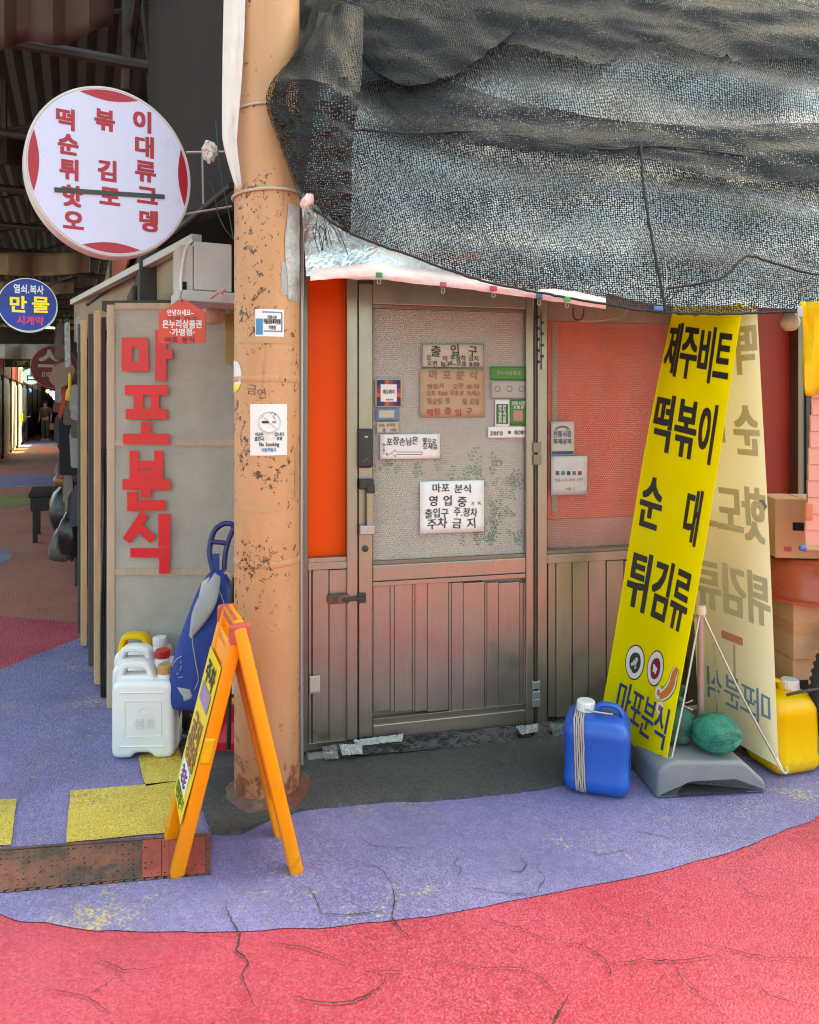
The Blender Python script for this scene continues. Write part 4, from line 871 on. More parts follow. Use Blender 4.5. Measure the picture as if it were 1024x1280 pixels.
MB().tube(smooth_path([P(262, 225, 3.3), P(268, 240, 3.28), P(272, 265, 3.3), P(281, 285, 3.3), P(291, 298, 3.32)], 6), .0025, 6).build('sign_cable', M_SOOT, t, w=True)
M_BLUEL = mat('lit blue acrylic', (.003, .018, .22), .3, var=.5, vscale=2.5, emit=.2); M_YELL = mat('lit yellow print', (.80, .62, .02), .4, emit=.16); M_WHL = mat('lit white print', (.6, .68, .75), .4, emit=.12); M_REDL = mat('lit red print', (.6, .05, .12), .4, emit=.1)
t, fr, r_ = disc_sign('round_sign', 'lit blue round sign with big yellow letters over the alley', 35, 381, 7.2, 33.5, 25, M_BLUEL, M_WHL, .12)
for s, px, py, w_, h_, m, bo_ in (('열쇠.복사', 36, 362, 38, 11, M_WHL, .02), ('만', 22.5, 381, 23, 20, M_YELL, .03), ('물', 51, 381.5, 23, 20, M_YELL, .026), ('시계약', 38, 401, 34, 11, M_REDL, .03)): text('lettering', m, t, s, fr, px, py, w_, h_, 0, (bo_, bo_), kind='stuff')
MB().tube([fr.w(r_ * .6, r_ * .7, -.06), P(76, 350, 7.3), P(92, 345, 7.2)], .012, 8).build('bracket', M_SOOT, t, w=True)
M_MARO = mat('maroon sign face', (.20, .012, .016), .45, var=.1)
t, fr, r_ = disc_sign('round_sign', 'maroon round sign with a phone number, half hidden by alley goods', 68, 459, 11.0, 27, 25, M_MARO, mat('dull rim', (.3, .27, .25), .5), .15)
text('lettering', M_LGREY, t, '스', fr, 62, 450, 30, 26, 0, (.03, .03), kind='stuff'); text('lettering', M_LGREY, t, '010.52', fr, 63, 468, 21, 8, 0, (.01, .01), kind='stuff')
t, fr, r_ = disc_sign('round_sign', 'small lit white round sign with a single black character deep in the alley', 38.5, 470.5, 22, 10, 20, mat('lit white face', (.55, .72, .8), .4, emit=.22), M_WHL, .2)
text('lettering', M_INK, t, '占', fr, 38.5, 470, 14, 13, 0, (.012, .012), kind='stuff')

# ================================================================== WRAPPED PANEL with red tape letters
FP = Frame((-1.505, 3.66, 0), (1, 0, 0))
panel = thing('wrapped_signboard', 'bubble-wrapped wooden signboard with big red tape letters left of the pillar', 'signboard', FP.w(.35, 0))
def ppx(name, m, px0, py0, px1, py1, d0, d1, bevel=0.0, parent=None):
    u0, v1 = FP.uv(px0, py0, d1); u1, v0 = FP.uv(px1, py1, d1); c = [FP.w(u, z, d) for d in (d0, d1) for u, z in ((u0, v0), (u1, v0), (u1, v1), (u0, v1))]
    return MB().add(c, [(0, 3, 2, 1), (4, 5, 6, 7), (0, 1, 5, 4), (1, 2, 6, 5), (2, 3, 7, 6), (3, 0, 4, 7)]).build(name, m, parent or panel, w=True, bevel=bevel)
ppx('board', mat('dusty grey board', (.38, .345, .27), .8, var=.3, vscale=3), 138, 384, 372, 884, -.05, -.03)
ppx('stile', M_WOOD, 133.5, 381, 143, 886, -.05, -.012, .003); ppx('stile', M_WOOD, 362, 381, 372, 886, -.05, -.012, .003)
for py in (382, 553, 715, 878): ppx('rail', M_WOOD, 143.3, py - 3.5, 361.7, py + 4.5, -.045, -.016, .003)
g = [[FP.w(FP.uv(133 + 239 * i / 24, 500, 0)[0], FP.uv(200, 380 + 507 * j / 40, 0)[1], .006 * noise.noise(Vector((i * .35, j * .25, 2))) + .006 * abs(noise.noise(Vector((i * .5 + j * .5, j * .3, 7)))) - .004) for i in range(25)] for j in range(41)]
MB().grid(g).build('bubble_film', M_BUBP, panel, w=True, smooth=True)
def strip(pts, wd, par=panel, m=M_REDT, d=.009):
    """a length of red tape, cut square, along points read off the photograph"""
    q = [FP.w(*FP.uv(a, b, d), d) for a, b in pts]
    return MB().bar(q[0], q[1], .0012, wd)
K = 3.66 / FPX
def tape(x0, y0, x1, y1, k=[0]):
    k[0] += 1; ppx('letter_stroke', M_REDT, x0, y0, x1, y1, .0076, .0082 + .0003 * (k[0] % 5))
# 마
for q in ((152, 422, 185, 434), (152, 434, 165, 464), (173, 434, 185.5, 452), (152, 452, 186, 464), (194, 412, 208, 476), (208, 436, 216, 449)): tape(*q)
# 포
for q in ((156, 481, 210, 494), (167, 494, 179, 511), (188, 494, 199, 511), (157, 511, 209, 524), (176, 527, 189, 542), (154, 542, 212, 555)): tape(*q)
# 분
for q in ((162, 563, 173, 596), (193, 563, 204, 588), (173, 576, 193, 586), (162, 588, 204, 599), (153, 599, 213, 612), (176, 612, 189, 622), (159, 615, 172, 639), (159, 625, 207, 638)): tape(*q)
# 식
for q in ((198, 642, 213, 684), (163, 685, 213, 697), (199, 697, 212, 717)): tape(*q)
for a, b, e_ in (((181, 642), (158, 676), .0085), ((173, 658), (192, 675), .0105)):
    p0 = FP.w(*FP.uv(*a, e_), e_); p1 = FP.w(*FP.uv(*b, e_), e_); MB().bar(p0, p1, .0013, .045, up=(0, -1, 0)).build('letter_stroke', M_REDT, panel, w=True) if False else None
    d = (p1 - p0).normalized(); s_ = Vector((-d.z, 0, d.x)) * .023; MB().add([p0 + s_, p0 - s_, p1 - s_, p1 + s_], [(0, 1, 2, 3)]).build('letter_stroke', M_REDT, panel, w=True, solid=.0012)
# amber plate behind the pillar's left edge
ppx('amber_plate', mat('amber plastic', (.30, .2, .04), .4), 281, 392, 300, 455, .008, .014, .006)

# stacked sash panels and hanging cloth along the alley side of the wrapped panel
AD = Vector((-.4104, .9119, 0)); AR = Vector((.9119, .4104, 0)); A0 = Vector((-1.60, 3.8, 0))
def A(s, l, z=0.0): return A0 + AD * s + AR * l + Vector((0, 0, z))
for k, (x0, x1, y0, y1, Y, m, lab) in enumerate(((118, 126.5, 388, 868, 3.92, M_WOOD, 'pale pine sash post next to the wrapped signboard'), (127, 132.5, 396, 872, 3.80, flat('maroon cloth', (75, 25, 45), .7, rough=.9), 'narrow maroon curtain edge beside the wrapped signboard'), (110.5, 117, 392, 830, 4.2, M_DARK, 'dark sash panel edge between the two pine posts'), (101, 109, 400, 796, 4.55, M_WOOD, 'pine sash post farther along the alley side'), (97, 100.5, 405, 770, 4.8, M_SOOT, 'thin dark metal post at the alley edge of the shop'))):
    a = P(x0, y1, Y); b = P(x1, y0, Y); z1 = b.z
    mb = MB().add([A_ + Vector((0, 0, z)) for z in (0.02, z1) for A_ in [Vector((a.x, a.y, 0)), Vector((b.x, a.y, 0)), Vector((b.x, a.y, 0)) + AD * .16, Vector((a.x, a.y, 0)) + AD * .16]], [(0, 3, 2, 1), (4, 5, 6, 7), (0, 1, 5, 4), (1, 2, 6, 5), (2, 3, 7, 6), (3, 0, 4, 7)])
    o = mb.build('sash_panel' if m is not M_SOOT else 'metal_post', m, bevel=.004, label=lab, cat='panel' if m is not M_SOOT else 'post')
g = [[P(126.5 + 7 * i / 8 + 1.5 * math.sin(j * .3), 560 + 312 * j / 20, 3.74 + .05 * i / 8 + .01 * math.sin(i * 2.1 + j * .2)) for i in range(9)] for j in range(21)]
MB().grid(g).build('dark_curtain', mat('charcoal cloth', (.05, .05, .055), .9), solid=.003, smooth=True, label='charcoal cloth hanging to the ground at the wrapped signboard edge', cat='cloth')

# ================================================================== JERRY CANS
def jerrycan(label, loc, rz, w, d, h, m, capm, style, handlem=None, sc=1.0):
    t = thing('jerry_can', label, 'jerry can', loc, rz, group='plastic jerry cans')
    hw = w / 2; bh = h * .84 if style == 'white' else h * .9
    fn = lambda a, b, dd: Vector((a, dd, b))
    if style == 'white':
        out = rpoly([(-hw, 0), (-hw * .38, 0), (-hw * .24, h * .055), (hw * .24, h * .055), (hw * .38, 0), (hw, 0), (hw, bh), (-hw, bh)], [.035, .012, .02, .02, .012, .035, .045, .045], 5)
        body = MB().pillow(out, -d / 2, d / 2, .022, fn, 4).build('body', m, t, smooth=True)
        yf = -d / 2 - .0005
        MB().tube([fn(a * 1.001, b, 0) for a, b in out], .0014, 5, closed=True).build('mould_seam', m, body, smooth=True)
        for z, ww in ((h * .73, .72), (h * .14, .72)): MB().tube([(-hw * ww, yf, z), (hw * ww, yf, z)], .0032, 6).build('moulded_line', m, body, smooth=True)
        q = [(-hw * .54, yf, h * .25), (hw * .62, yf, h * .25), (hw * .62, yf, h * .64), (-hw * .54, yf, h * .64)]; MB().tube(q, .0022, 6, closed=True).build('moulded_panel', m, body, smooth=True)
        c0 = (.012, h * .53); MB().tube([(c0[0] + .024 * math.cos(R(a)), yf, c0[1] + .019 * math.sin(R(a))) for a in (90, 30, -30, -90, 210, 150)], .0018, 6, closed=True).build('moulded_emblem', m, body, smooth=True)
        lay('샘표', .012, h * .385, .095, .042, lambda a, b, l: Vector((a, yf - l * .5 - .0008, b)), (.012, .012)).build('moulded_lettering', mat('shaded white relief', (.68, .68, .66), .5), body, kind='stuff')
        hp = [(-hw * .86, 0, bh - .012), (-hw * .78, 0, h * .93), (-hw * .62, 0, h * .985), (-hw * .1, 0, h * .985), (hw * .08, 0, h * .94), (hw * .2, 0, bh - .01)]
        sp = smooth_path(hp, 7); rings = []
        for i, p in enumerate(sp):
            dr = (sp[min(i + 1, len(sp) - 1)] - sp[max(i - 1, 0)]).normalized(); nz = Vector((-dr.z, 0, dr.x)); rings.append([p + Vector((0, 1, 0)) * .034 * math.copysign(abs(math.cos(a / 14 * 6.283)) ** .6, math.cos(a / 14 * 6.283)) + nz * .015 * math.copysign(abs(math.sin(a / 14 * 6.283)) ** .6, math.sin(a / 14 * 6.283)) for a in range(14)])
        MB().loft(rings).build('handle', handlem or m, t, smooth=True)
        MB().pillow(rpoly([(-hw * .84, bh - .02), (hw * .2, bh - .02), (hw * .16, bh + .014), (-hw * .80, bh + .014)], .008), -.032, .032, .008, fn, 2).build('handle_base', handlem or m, t, smooth=True)
        cx, cy_ = hw * .58, 0; MB().lathe([(.033, bh - .02), (.033, bh + .012), (.026, bh + .016), (.026, bh + .03)], 24, c=(cx, cy_, 0)).build('neck', m, t, smooth=True)
        MB().lathe([(0, bh + .014), (.033, bh + .014), (.034, bh + .018), (.034, bh + .046), (.030, bh + .050), (0, bh + .050)], 36, c=(cx, cy_, 0), ridge=.045).build('cap', capm, t)
    else:
        rings = []; n = 8
        for z, ins, rr in ((0, .03, .03), (.008, .012, .04), (.03, 0, .045), (.06, .0, .045), (.075, .004, .045), (bh * .5, .003, .045), (bh - .08, .002, .045), (bh - .065, .0, .045), (bh - .04, .002, .05), (bh - .018, .012, .05), (bh - .004, .028, .05), (bh, .05, .04)):
            rings.append([(x, y, z) for x, y in rrect(-hw + ins, hw - ins, -d / 2 + ins, d / 2 - ins, rr, n)])
        body = MB().loft(rings).build('body', m, t, smooth=True)
        MB().tube([(x, 0, z) for x, z in rpoly([(-hw, .03), (hw, .03), (hw, bh - .03), (hw - .05, bh), (-hw + .05, bh), (-hw, bh - .03)], .01)], .0015, 5, closed=True).build('mould_seam', m, body, smooth=True)
        for k in range(1, 5):
            MB().tube([(hw * .2 * 0 - hw - .0002, -d * .28, bh * .55 + k * .016), (-hw - .0002, d * .1, bh * .55 + k * .016)], .0012, 5).build('graduation', m, body)
        hp = [(hw * .02, -d * .05, bh - .012), (hw * .04, -d * .05, bh + .022), (hw * .2, -d * .05, bh + .036), (hw * .55, -d * .05, bh + .034), (hw * .75, -d * .05, bh + .012), (hw * .78, -d * .05, bh - .02)]
        sp = smooth_path(hp, 7); rings = []
        for i, p in enumerate(sp):
            dr = (sp[min(i + 1, len(sp) - 1)] - sp[max(i - 1, 0)]).normalized(); nz = Vector((-dr.z, 0, dr.x)); rings.append([p + Vector((0, 1, 0)) * .017 * math.cos(a / 10 * 6.283) + nz * .010 * math.sin(a / 10 * 6.283) for a in range(10)])
        MB().loft(rings).build('handle', handlem or m, t, smooth=True)
        cx = -hw * .35
        MB().lathe([(.034, bh - .012), (.034, bh + .006), (.028, bh + .012)], 24, c=(cx, 0, 0)).build('neck', m, t, smooth=True)
        MB().lathe([(0, bh + .002), (.036, bh + .002), (.037, bh + .006), (.036, bh + .034), (.032, bh + .039), (0, bh + .039)], 40, c=(cx, 0, 0), ridge=.04).build('cap', capm, t)
    return t
M_RCAP = flat('red cap plastic', (205, 45, 40), .8, rough=.35); M_TCAP = flat('tan cap plastic', (205, 155, 95), .8, rough=.45); M_BCAN = flat('blue can plastic', (22, 92, 190), .85, rough=.38, var=.06, dirt=(.10, .2, .42), dirt_amt=.35, dscale=8, bump=.12, bscale=14); M_YCAN = flat('yellow can plastic', (246, 196, 8), .85, rough=.4, var=.06, dirt=(.55, .36, .03), dirt_amt=.3, dscale=8, bump=.12, bscale=14)
g0 = G(177, 951)
jerrycan('white jerry can with tan cap and moulded letters, frontmost of three', (g0.x, g0.y + .075, .008), R(2), .262, .155, .385, M_WHITE, M_TCAP, 'white')
jerrycan('white jerry can with red cap directly behind the tan-capped one', (g0.x - .078, g0.y + .275, .008), R(-1), .262, .155, .385, M_WHITE, M_RCAP, 'white')
jerrycan('white jerry can with yellow handle and white cap, rearmost of three', (g0.x - .15, g0.y + .455, .008), R(2), .25, .15, .385, M_WHITE, M_WHITE, 'white', M_YCAN)
g1_ = G(752, 1000)
bc = jerrycan('blue jerry can with white cap and beige cord in front of the yellow banner', (g1_.x + .012, g1_.y + .11, .008), R(-18), .25, .22, .315, M_BCAN, M_WHITE, 'colour')
for k in range(5):
    o = .009 * k; q = []
    for a in range(28):
        an = a / 28 * 6.283; cx, sz = math.cos(an), math.sin(an)
        q.append(Vector((-.075 + o * .9 - .006 * sz, .1145 * max(-1, min(1, cx * 1.35)), .147 + .139 * max(-1, min(1, sz * 1.28)))) + noise.noise_vector(Vector((a * .7, k, 0))) * .003)
    MB().tube(q, .0032, 6, closed=True).build('cord', M_CORD, bc, smooth=True)
MB().tube(smooth_path([(-.06, -.02, .298), (-.02, -.05, .302), (.03, -.045, .298), (.06, -.03, .292)], 6), .0032, 6).build('cord', M_CORD, bc, smooth=True)
g2_ = G(975, 974)
jerrycan('yellow jerry can with white cap at the right beside the banner stand', (1.555, 3.085, .006), R(196), .225, .21, .345, M_YCAN, M_WHITE, 'colour')

# ================================================================== A-FRAME SIGN
M_AOR = flat('orange moulded plastic', (255, 152, 10), .85, rough=.4, var=.07, dirt=(.42, .15, .03), dirt_amt=.32, dscale=9, bump=.1, bscale=18); M_AYL = flat('yellow moulded plastic', (250, 190, 30), .8, rough=.4)
M_ARED = flat('faded red hinge plastic', (205, 90, 70), .75, rough=.5, var=.15, dirt=(.3, .08, .05), dirt_amt=.35, dscale=20)
fl, fr_, ap = G(213, 1101), G(381, 1092), P(300, 772, 2.36)
ax = Vector((-.39, .921, 0)).normalized(); WD = .27
aboard = thing('a_frame_sign', 'orange plastic A-frame no-parking sign standing before the peach pillar', 'sign', (fl + fr_) / 2)
def leaf(foot, top, out_sign):
    up = (top - foot); H = up.length; up.normalize(); nn = up.cross(ax).normalized()
    if nn.x * out_sign < 0: nn = -nn
    fn = lambda a, b, dd: foot + ax * a + up * b + nn * dd
    T = .042
    for a0 in (0, WD - .05):
        out = rpoly([(a0, 0), (a0 + .05, 0), (a0 + .05, H * .97), (a0, H * .97)], .012); MB().pillow(out, -T, .0, .008, fn, 2).build('side_rail', M_AOR, aboard, smooth=True, w=True)
    MB().pillow(rpoly([(.048, .16), (WD - .048, .16), (WD - .048, H * .86), (.048, H * .86)], .01), -T * .7, -.006, .004, fn, 2).build('board', M_AOR, aboard, smooth=True, w=True)
    MB().pillow(rpoly([(.048, H * .86), (WD - .048, H * .86), (WD - .048, H * .90), (.048, H * .90)], .004), -T * .8, -.003, .004, fn, 2).build('cross_rail', M_AOR, aboard, smooth=True, w=True)
    MB().pillow(rpoly([(.03, H * .945), (WD - .03, H * .945), (WD - .03, H * .985), (.03, H * .985)], .006), -T * .8, -.002, .004, fn, 2).build('top_grip', M_ARED if out_sign < 0 else M_AOR, aboard, smooth=True, w=True)
    return fn, H, nn, up
fnl, HL, nl, ul = leaf(fl, ap + Vector((-.012, 0, 0)), -1); fnr, HR, nr, ur = leaf(fr_, ap + Vector((.014, 0, 0)), 1)
for a0 in (-.006, WD - .028):
    mb = MB().pillow(rpoly([(-.032, -.05), (.032, -.05), (.036, .012), (-.03, .012)], .012), 0, .034, .005, lambda a, b, dd: ap + Vector((0, 0, -.035)) + ax * (a0 + dd) + Vector((.921, .39, 0)) * a + Vector((0, 0, b)), 2); mb.build('hinge_block', M_ARED, aboard, smooth=True, w=True)
    MB().tube([ap + ax * (a0 - .004) + Vector((0, 0, -.07)), ap + ax * (a0 + .0) + Vector((0, 0, -.07))], .009, 10).build('hinge_pin', M_ARED, aboard, smooth=True, w=True)
# poster taped on the left board, bulging at its lower edge
M_POST = flat('lemon poster', (250, 222, 40), .85, rough=.4, var=.03)
MB().grid([[fnl(.015 + (WD - .03) * i / 8, HL * (.20 + .60 * j / 10), .004 + (.02 * max(0, .25 - j / 10)) * (1 - i / 8)) for i in range(9)] for j in range(11)]).build('poster', M_POST, aboard, smooth=True, w=True)
pfn = lambda a, b, l: WM(aboard).inverted() @ fnl(WD - a, b, .0055 + l)
for s, z, w_, h_, m in (('주차', HL * .72, .17, .075, M_INK), ('금지', HL * .50, .17, .085, M_INKB), ('영업중', HL * .41, .19, .075, M_INKB), ('마포분식', HL * .235, .18, .05, flat('poster green', (60, 130, 50), .8))): lay(s, WD * .5, z, w_, h_, pfn, (.03, .03)).build('lettering', m, aboard, kind='stuff')
MB().add([pfn(a, b, .0008) for a, b in ((.05, HL * .60), (.22, HL * .60), (.22, HL * .67), (.05, HL * .67))], [(0, 1, 2, 3)]).build('poster_picture', flat('faded mauve print', (175, 150, 190), .7), aboard)
MB().add([pfn(a, b, .0008) for a, b in ((.05, HL * .27), (.2, HL * .27), (.2, HL * .36), (.05, HL * .36))], [(0, 1, 2, 3)]).build('poster_picture', M_PAPER, aboard)
for k, (z, cc) in enumerate(((.335, (60, 80, 160)), (.315, (200, 50, 70)), (.295, (60, 80, 160)))):
    MB().tube([pfn(.08 + .008 * i, HL * z + .006 * math.sin(i * 1.1), .0016) for i in range(13)], .004, 5).build('poster_mark', flat('poster mark %d' % cc[0], cc, .8), aboard)
MB().tube([fnl(.05, .02, -.02), fnl(WD - .05, .02, -.02)], .0, 4) if False else None
MB().grid([[fnl(-.001, HL * (.44 + .1 * j / 8), -.033 + .034 * i / 3 + .003 * noise.noise(Vector((i, j, 3)))) for i in range(4)] for j in range(9)]).build('peeling_tape', M_AYL, aboard, w=True, smooth=True, solid=.0008)

# ================================================================== SHOPPING TROLLEY
M_NAVY = flat('navy bag cloth', (20, 58, 140), .8, rough=.75, var=.15, vscale=8, bump=.2, bscale=30); M_GREYC = flat('grey bag cloth', (176, 178, 176), .75, rough=.8, bump=.2, bscale=40); M_NAVYP = flat('navy plastic', (30, 36, 110), .8, rough=.4)
tr = thing('shopping_trolley', 'blue and grey wheeled shopping trolley bag leaning behind the A-frame sign', 'trolley', G(245, 918))
rings = []
for px, py, hw, Y, dp in ((246, 880, 30, 3.22, .10), (246, 872, 33, 3.22, .12), (248, 845, 35, 3.23, .13), (256, 805, 33, 3.25, .125), (264, 770, 28, 3.27, .11), (269, 740, 23, 3.29, .085), (272, 722, 15, 3.30, .06), (273, 712, 9, 3.31, .03)):
    c = P(px, py, Y); w_ = hw / FPX * Y; ring = []
    for k in range(28):
        a = k / 28 * 6.283; ca, sa = math.cos(a), math.sin(a); e = .72
        x = w_ * math.copysign(abs(ca) ** e, ca); y = dp * math.copysign(abs(sa) ** e, sa); wr = 1 + .07 * noise.noise(Vector((ca * 2, sa * 2, py * .03))) + .03 * noise.noise(Vector((ca * 6, sa * 6, py * .09)))
        ring.append(c + Vector((x * wr, y * wr, 0)))
    rings.append(ring)
bag = MB().loft(rings).build('bag', M_NAVY, tr, w=True, smooth=True, sub=1)
# grey base corner, flap and piping on the bag
MB().grid([[P(216 + 22 * i / 5 + 3 * j / 4, 858 + (19 - 9 * (i / 5) ** 2) * j / 4 + 4 * i / 5, 3.105 - .01 * math.sin(i / 5 * 3) + .02 * (1 - i / 5)) for i in range(6)] for j in range(5)]).build('corner_patch', M_GREYC, bag, w=True, smooth=True, solid=.004)
g = []
for j in range(13):
    t_ = j / 12; cx = 272 - 34 * t_ ** 1.1; py = 716 + 78 * t_; hw = (3 + 9 * math.sin(t_ * 3.0)) * (1 - t_ ** 5 * .8)
    g.append([P(cx - hw + 2 * hw * i / 6, py - 7 * (1 - abs(i / 3 - 1)) * 0 + i * .8, 3.19 - .05 * math.sin(t_ * 2.2) - .006 * (1 - (i / 3 - 1) ** 2)) for i in range(7)])
MB().grid(g).build('flap', M_GREYC, bag, w=True, smooth=True, solid=.006)
g = [[P(253 - 9 * j / 8 + 9 * i / 4, 727 + 40 * j / 8 - 6 * i / 4, 3.21 - .03 * math.sin(j / 8 * 2)) for i in range(5)] for j in range(9)]
MB().grid(g).build('side_flap', mat('beige bag lining', (.44, .42, .36), .8), bag, w=True, smooth=True, solid=.004)
for pts, m in (([(240, 785), (241, 805), (245, 830), (248, 850), (240, 868)], M_GREYC), ([(270, 730), (277, 745), (283, 765)], M_GREYC), ([(215, 833), (220, 825), (227, 820)], M_GREYC)):
    MB().tube(smooth_path([P(a, b, 3.105 if b > 780 else 3.19) for a, b in pts], 6), .0022, 6).build('piping', m, bag, w=True, smooth=True)
for a, b, c_, d_ in ((225, 838, 227, 832), (226, 829, 226.5, 826), (221, 843, 223, 841), (223, 847, 229, 846)): MB().tube([P(a, b, 3.108), P(c_, d_, 3.108)], .002, 5).build('bag_mark', M_GREYC, bag, w=True)
# handle frame
MB().tube(smooth_path([P(268, 718, 3.31), P(262.5, 695, 3.33), P(263, 680, 3.34), P(268, 664, 3.35), P(279, 655, 3.36), P(289, 655, 3.36), P(292, 660, 3.36), P(286, 675, 3.35), P(282, 692, 3.34), P(280.5, 712, 3.33)], 7), .0125, 10).build('handle', M_NAVYP, tr, w=True, smooth=True)
MB().tube([P(264, 677, 3.34), P(274, 678, 3.34), P(284, 679, 3.345)], .011, 10).build('handle_bar', M_NAVYP, tr, w=True, smooth=True)
MB().tube([P(280.5, 708, 3.33), P(283, 760, 3.32), P(280, 880, 3.33), P(276, 905, 3.34)], .007, 10).build('frame_tube', M_STEEL, tr, w=True, smooth=True)
MB().tube([P(267, 705, 3.33), P(262, 760, 3.36), P(255, 905, 3.40)], .007, 10).build('frame_tube', M_STEEL, tr, w=True, smooth=True)
MB().bar(P(270, 692, 3.325), P(270, 722, 3.30), .03, .006, up=(0, 1, 0)).build('strap', M_NAVY, tr, w=True)
MB().tube(smooth_path([P(228, 880, 3.2), P(220, 905, 3.22), P(222, 916, 3.24), P(236, 921, 3.26), P(252, 914, 3.28)], 6), .008, 9).build('stand_loop', mat('grey plastic tube', (.12, .13, .15), .5), tr, w=True, smooth=True)
MB().tube(smooth_path([P(278, 722, 3.30), P(283, 716, 3.28), P(288, 722, 3.28), P(293, 731, 3.29), P(297, 733, 3.3)], 5), .006, 8).build('ribbon', flat('pink ribbon', (225, 170, 165), .75), tr, w=True, smooth=True)
def wheel(parent, c, r_, wd, tm, rm, axis=Vector((1, 0, 0))):
    z = axis.normalized(); x = z.orthogonal().normalized(); Mx = Matrix((x, z.cross(x), z)).transposed()
    w_ = MB().lathe([(r_ * .62, -wd / 2), (r_ * .92, -wd / 2), (r_, -wd * .25), (r_, wd * .25), (r_ * .92, wd / 2), (r_ * .62, wd / 2)], 30, M=Mx, c=c).build('wheel', tm, parent, w=True, smooth=True)
    MB().lathe([(0, -wd * .4), (r_ * .6, -wd * .3), (r_ * .6, wd * .3), (0, wd * .4)], 24, M=Mx, c=c).build('rim', rm, w_, w=True, smooth=True); return w_
wheel(tr, P(276, 0, 3.36) * 0 + Vector((P(276, 900, 3.36).x, 3.36, .075)), .07, .03, M_RUBBER, M_NAVYP); wheel(tr, Vector((P(236, 900, 3.42).x, 3.42, .075)), .07, .03, M_RUBBER, M_NAVYP)
MB().tube([Vector((P(232, 900, 3.4).x, 3.4, .075)), Vector((P(280, 900, 3.37).x, 3.37, .075))], .007, 8).build('axle', M_STEEL, tr, w=True)
MB().tube(smooth_path([P(293, 722, 3.05), P(291, 740, 3.05), P(290, 765, 3.06), P(288, 800, 3.1), P(286, 936, 3.12)], 5), .010, 8).build('umbrella_shaft', M_BLACK, smooth=True, label='black rod leaning behind the A-frame sign against the pillar', cat='rod')

# ================================================================== RED FIRE EXTINGUISHER behind the A-frame
M_FIRE = flat('extinguisher red', (205, 30, 45), .8, rough=.3)
e0 = G(291, 938)
ex = thing('fire_extinguisher', 'red fire extinguisher in a red square foot between A-frame and pillar', 'fire extinguisher', (e0.x, e0.y + .05, 0))
MB().loft([[(x, y, z) for x, y in rrect(-w_, w_, -w_, w_, .02, 3)] for z, w_ in ((0, .085), (.045, .085), (.05, .078), (.12, .05), (.125, .045))]).build('foot', M_FIRE, ex, smooth=True)
MB().lathe([(0, .06), (.046, .06), (.048, .07), (.048, .40), (.042, .44), (.02, .465), (.018, .48), (0, .48)], 28).build('cylinder', M_FIRE, ex, smooth=True)
MB().lathe([(.0484, .20), (.0496, .202), (.0496, .225), (.0484, .227)], 28).build('yellow_band', M_YCAN, ex, smooth=True)
MB().grid([[Vector((.0488 * math.sin(a), -.0488 * math.cos(a), z)) for a in (-.9, -.6, -.3, 0, .3, .6)] for z in (.245, .34)]).build('label_sheet', M_PAPER, ex, smooth=True)
MB().box(-.045, .03, -.008, .008, .485, .497).build('lever', M_BLACK, ex, bevel=.003); MB().tube(smooth_path([(.02, 0, .475), (.055, -.01, .46), (.06, -.012, .36), (.057, -.012, .25)], 5), .008, 8).build('hose', M_BLACK, ex, smooth=True)

# ================================================================== YELLOW BANNER STAND
def thin_sheet(name, col, mixf):
    m, N, L, b, out = nodes_mat(name); b.inputs['Base Color'].default_value = col + (1,); b.inputs['Roughness'].default_value = .5
    tl = N.new('ShaderNodeBsdfTranslucent'); tl.inputs[0].default_value = col + (1,); mx = N.new('ShaderNodeMixShader'); mx.inputs[0].default_value = mixf
    L.new(b.outputs[0], mx.inputs[1]); L.new(tl.outputs[0], mx.inputs[2]); L.new(mx.outputs[0], out.inputs[0]); return m
stand = thing('banner_stand', 'yellow two-sided banner stand with black lettering on a grey water base', 'banner stand', (1.17, 2.97, 0))
def patch(TL, TR, BL, BR, wob=.010):
    nn = (TR - TL).cross(BL - TL).normalized()
    if nn.y > 0: nn = -nn
    def fn(u, v, l=0.0):
        p = TL.lerp(TR, u).lerp(BL.lerp(BR, u), v)
        return p + nn * (l + wob * math.sin(v * 5.2 + u * 2) + wob * .7 * math.sin(u * 6 + v * 3) - .02 * math.sin(u * 3.14) * math.sin(v * 3.14))
    return fn
wv = Vector((-.37, .929, 0)) * .443
BRf = P(835, 960, 2.855); TRf = P(931, 380, 2.99); TLf = P(845, 372, 3.40); BLf = BRf + wv; BLf.z = BRf.z + .002
ff = patch(TLf, TRf, BLf, BRf)
def banner(fn, name, m, back, l0):
    o = MB().grid([[fn(i / 16, j / 40, l0) for i in range(17)] for j in range(41)]).build(name, m, stand, w=True, smooth=True)
    return o
M_YFRONT = thin_sheet('bright yellow vinyl', (.95, .83, .008), .42); fb_ = banner(ff, 'front_banner', M_YFRONT, None, 0.0)
bt = lambda s, u, v, w_, h_, m, bold, fn=ff, par=stand, l=.002, nm='letter': lay(s, u, v, w_, h_, lambda a, b, q: WM(par).inverted() @ fn(a, 2 * v - b, l + q), bold, 0, z0=0).build(nm, m, par)
for s, us, v, h_, w_ in (('제주비트', (.145, .375, .605, .835), .128, .125, .235), ('떡볶이', (.18, .47, .765), .302, .130, .285), ('순대', (.185, .735), .488, .120, .27), ('튀김류', (.19, .48, .77), .668, .130, .285)):
    for ch, u in zip(s, us): bt(ch, u, v, w_, h_, M_BANK, (.043, .018))
for ch, u in zip('마포분식', (.26, .46, .66, .86)): bt(ch, u, .932, .21, .085, M_BANB, (.02, .006))
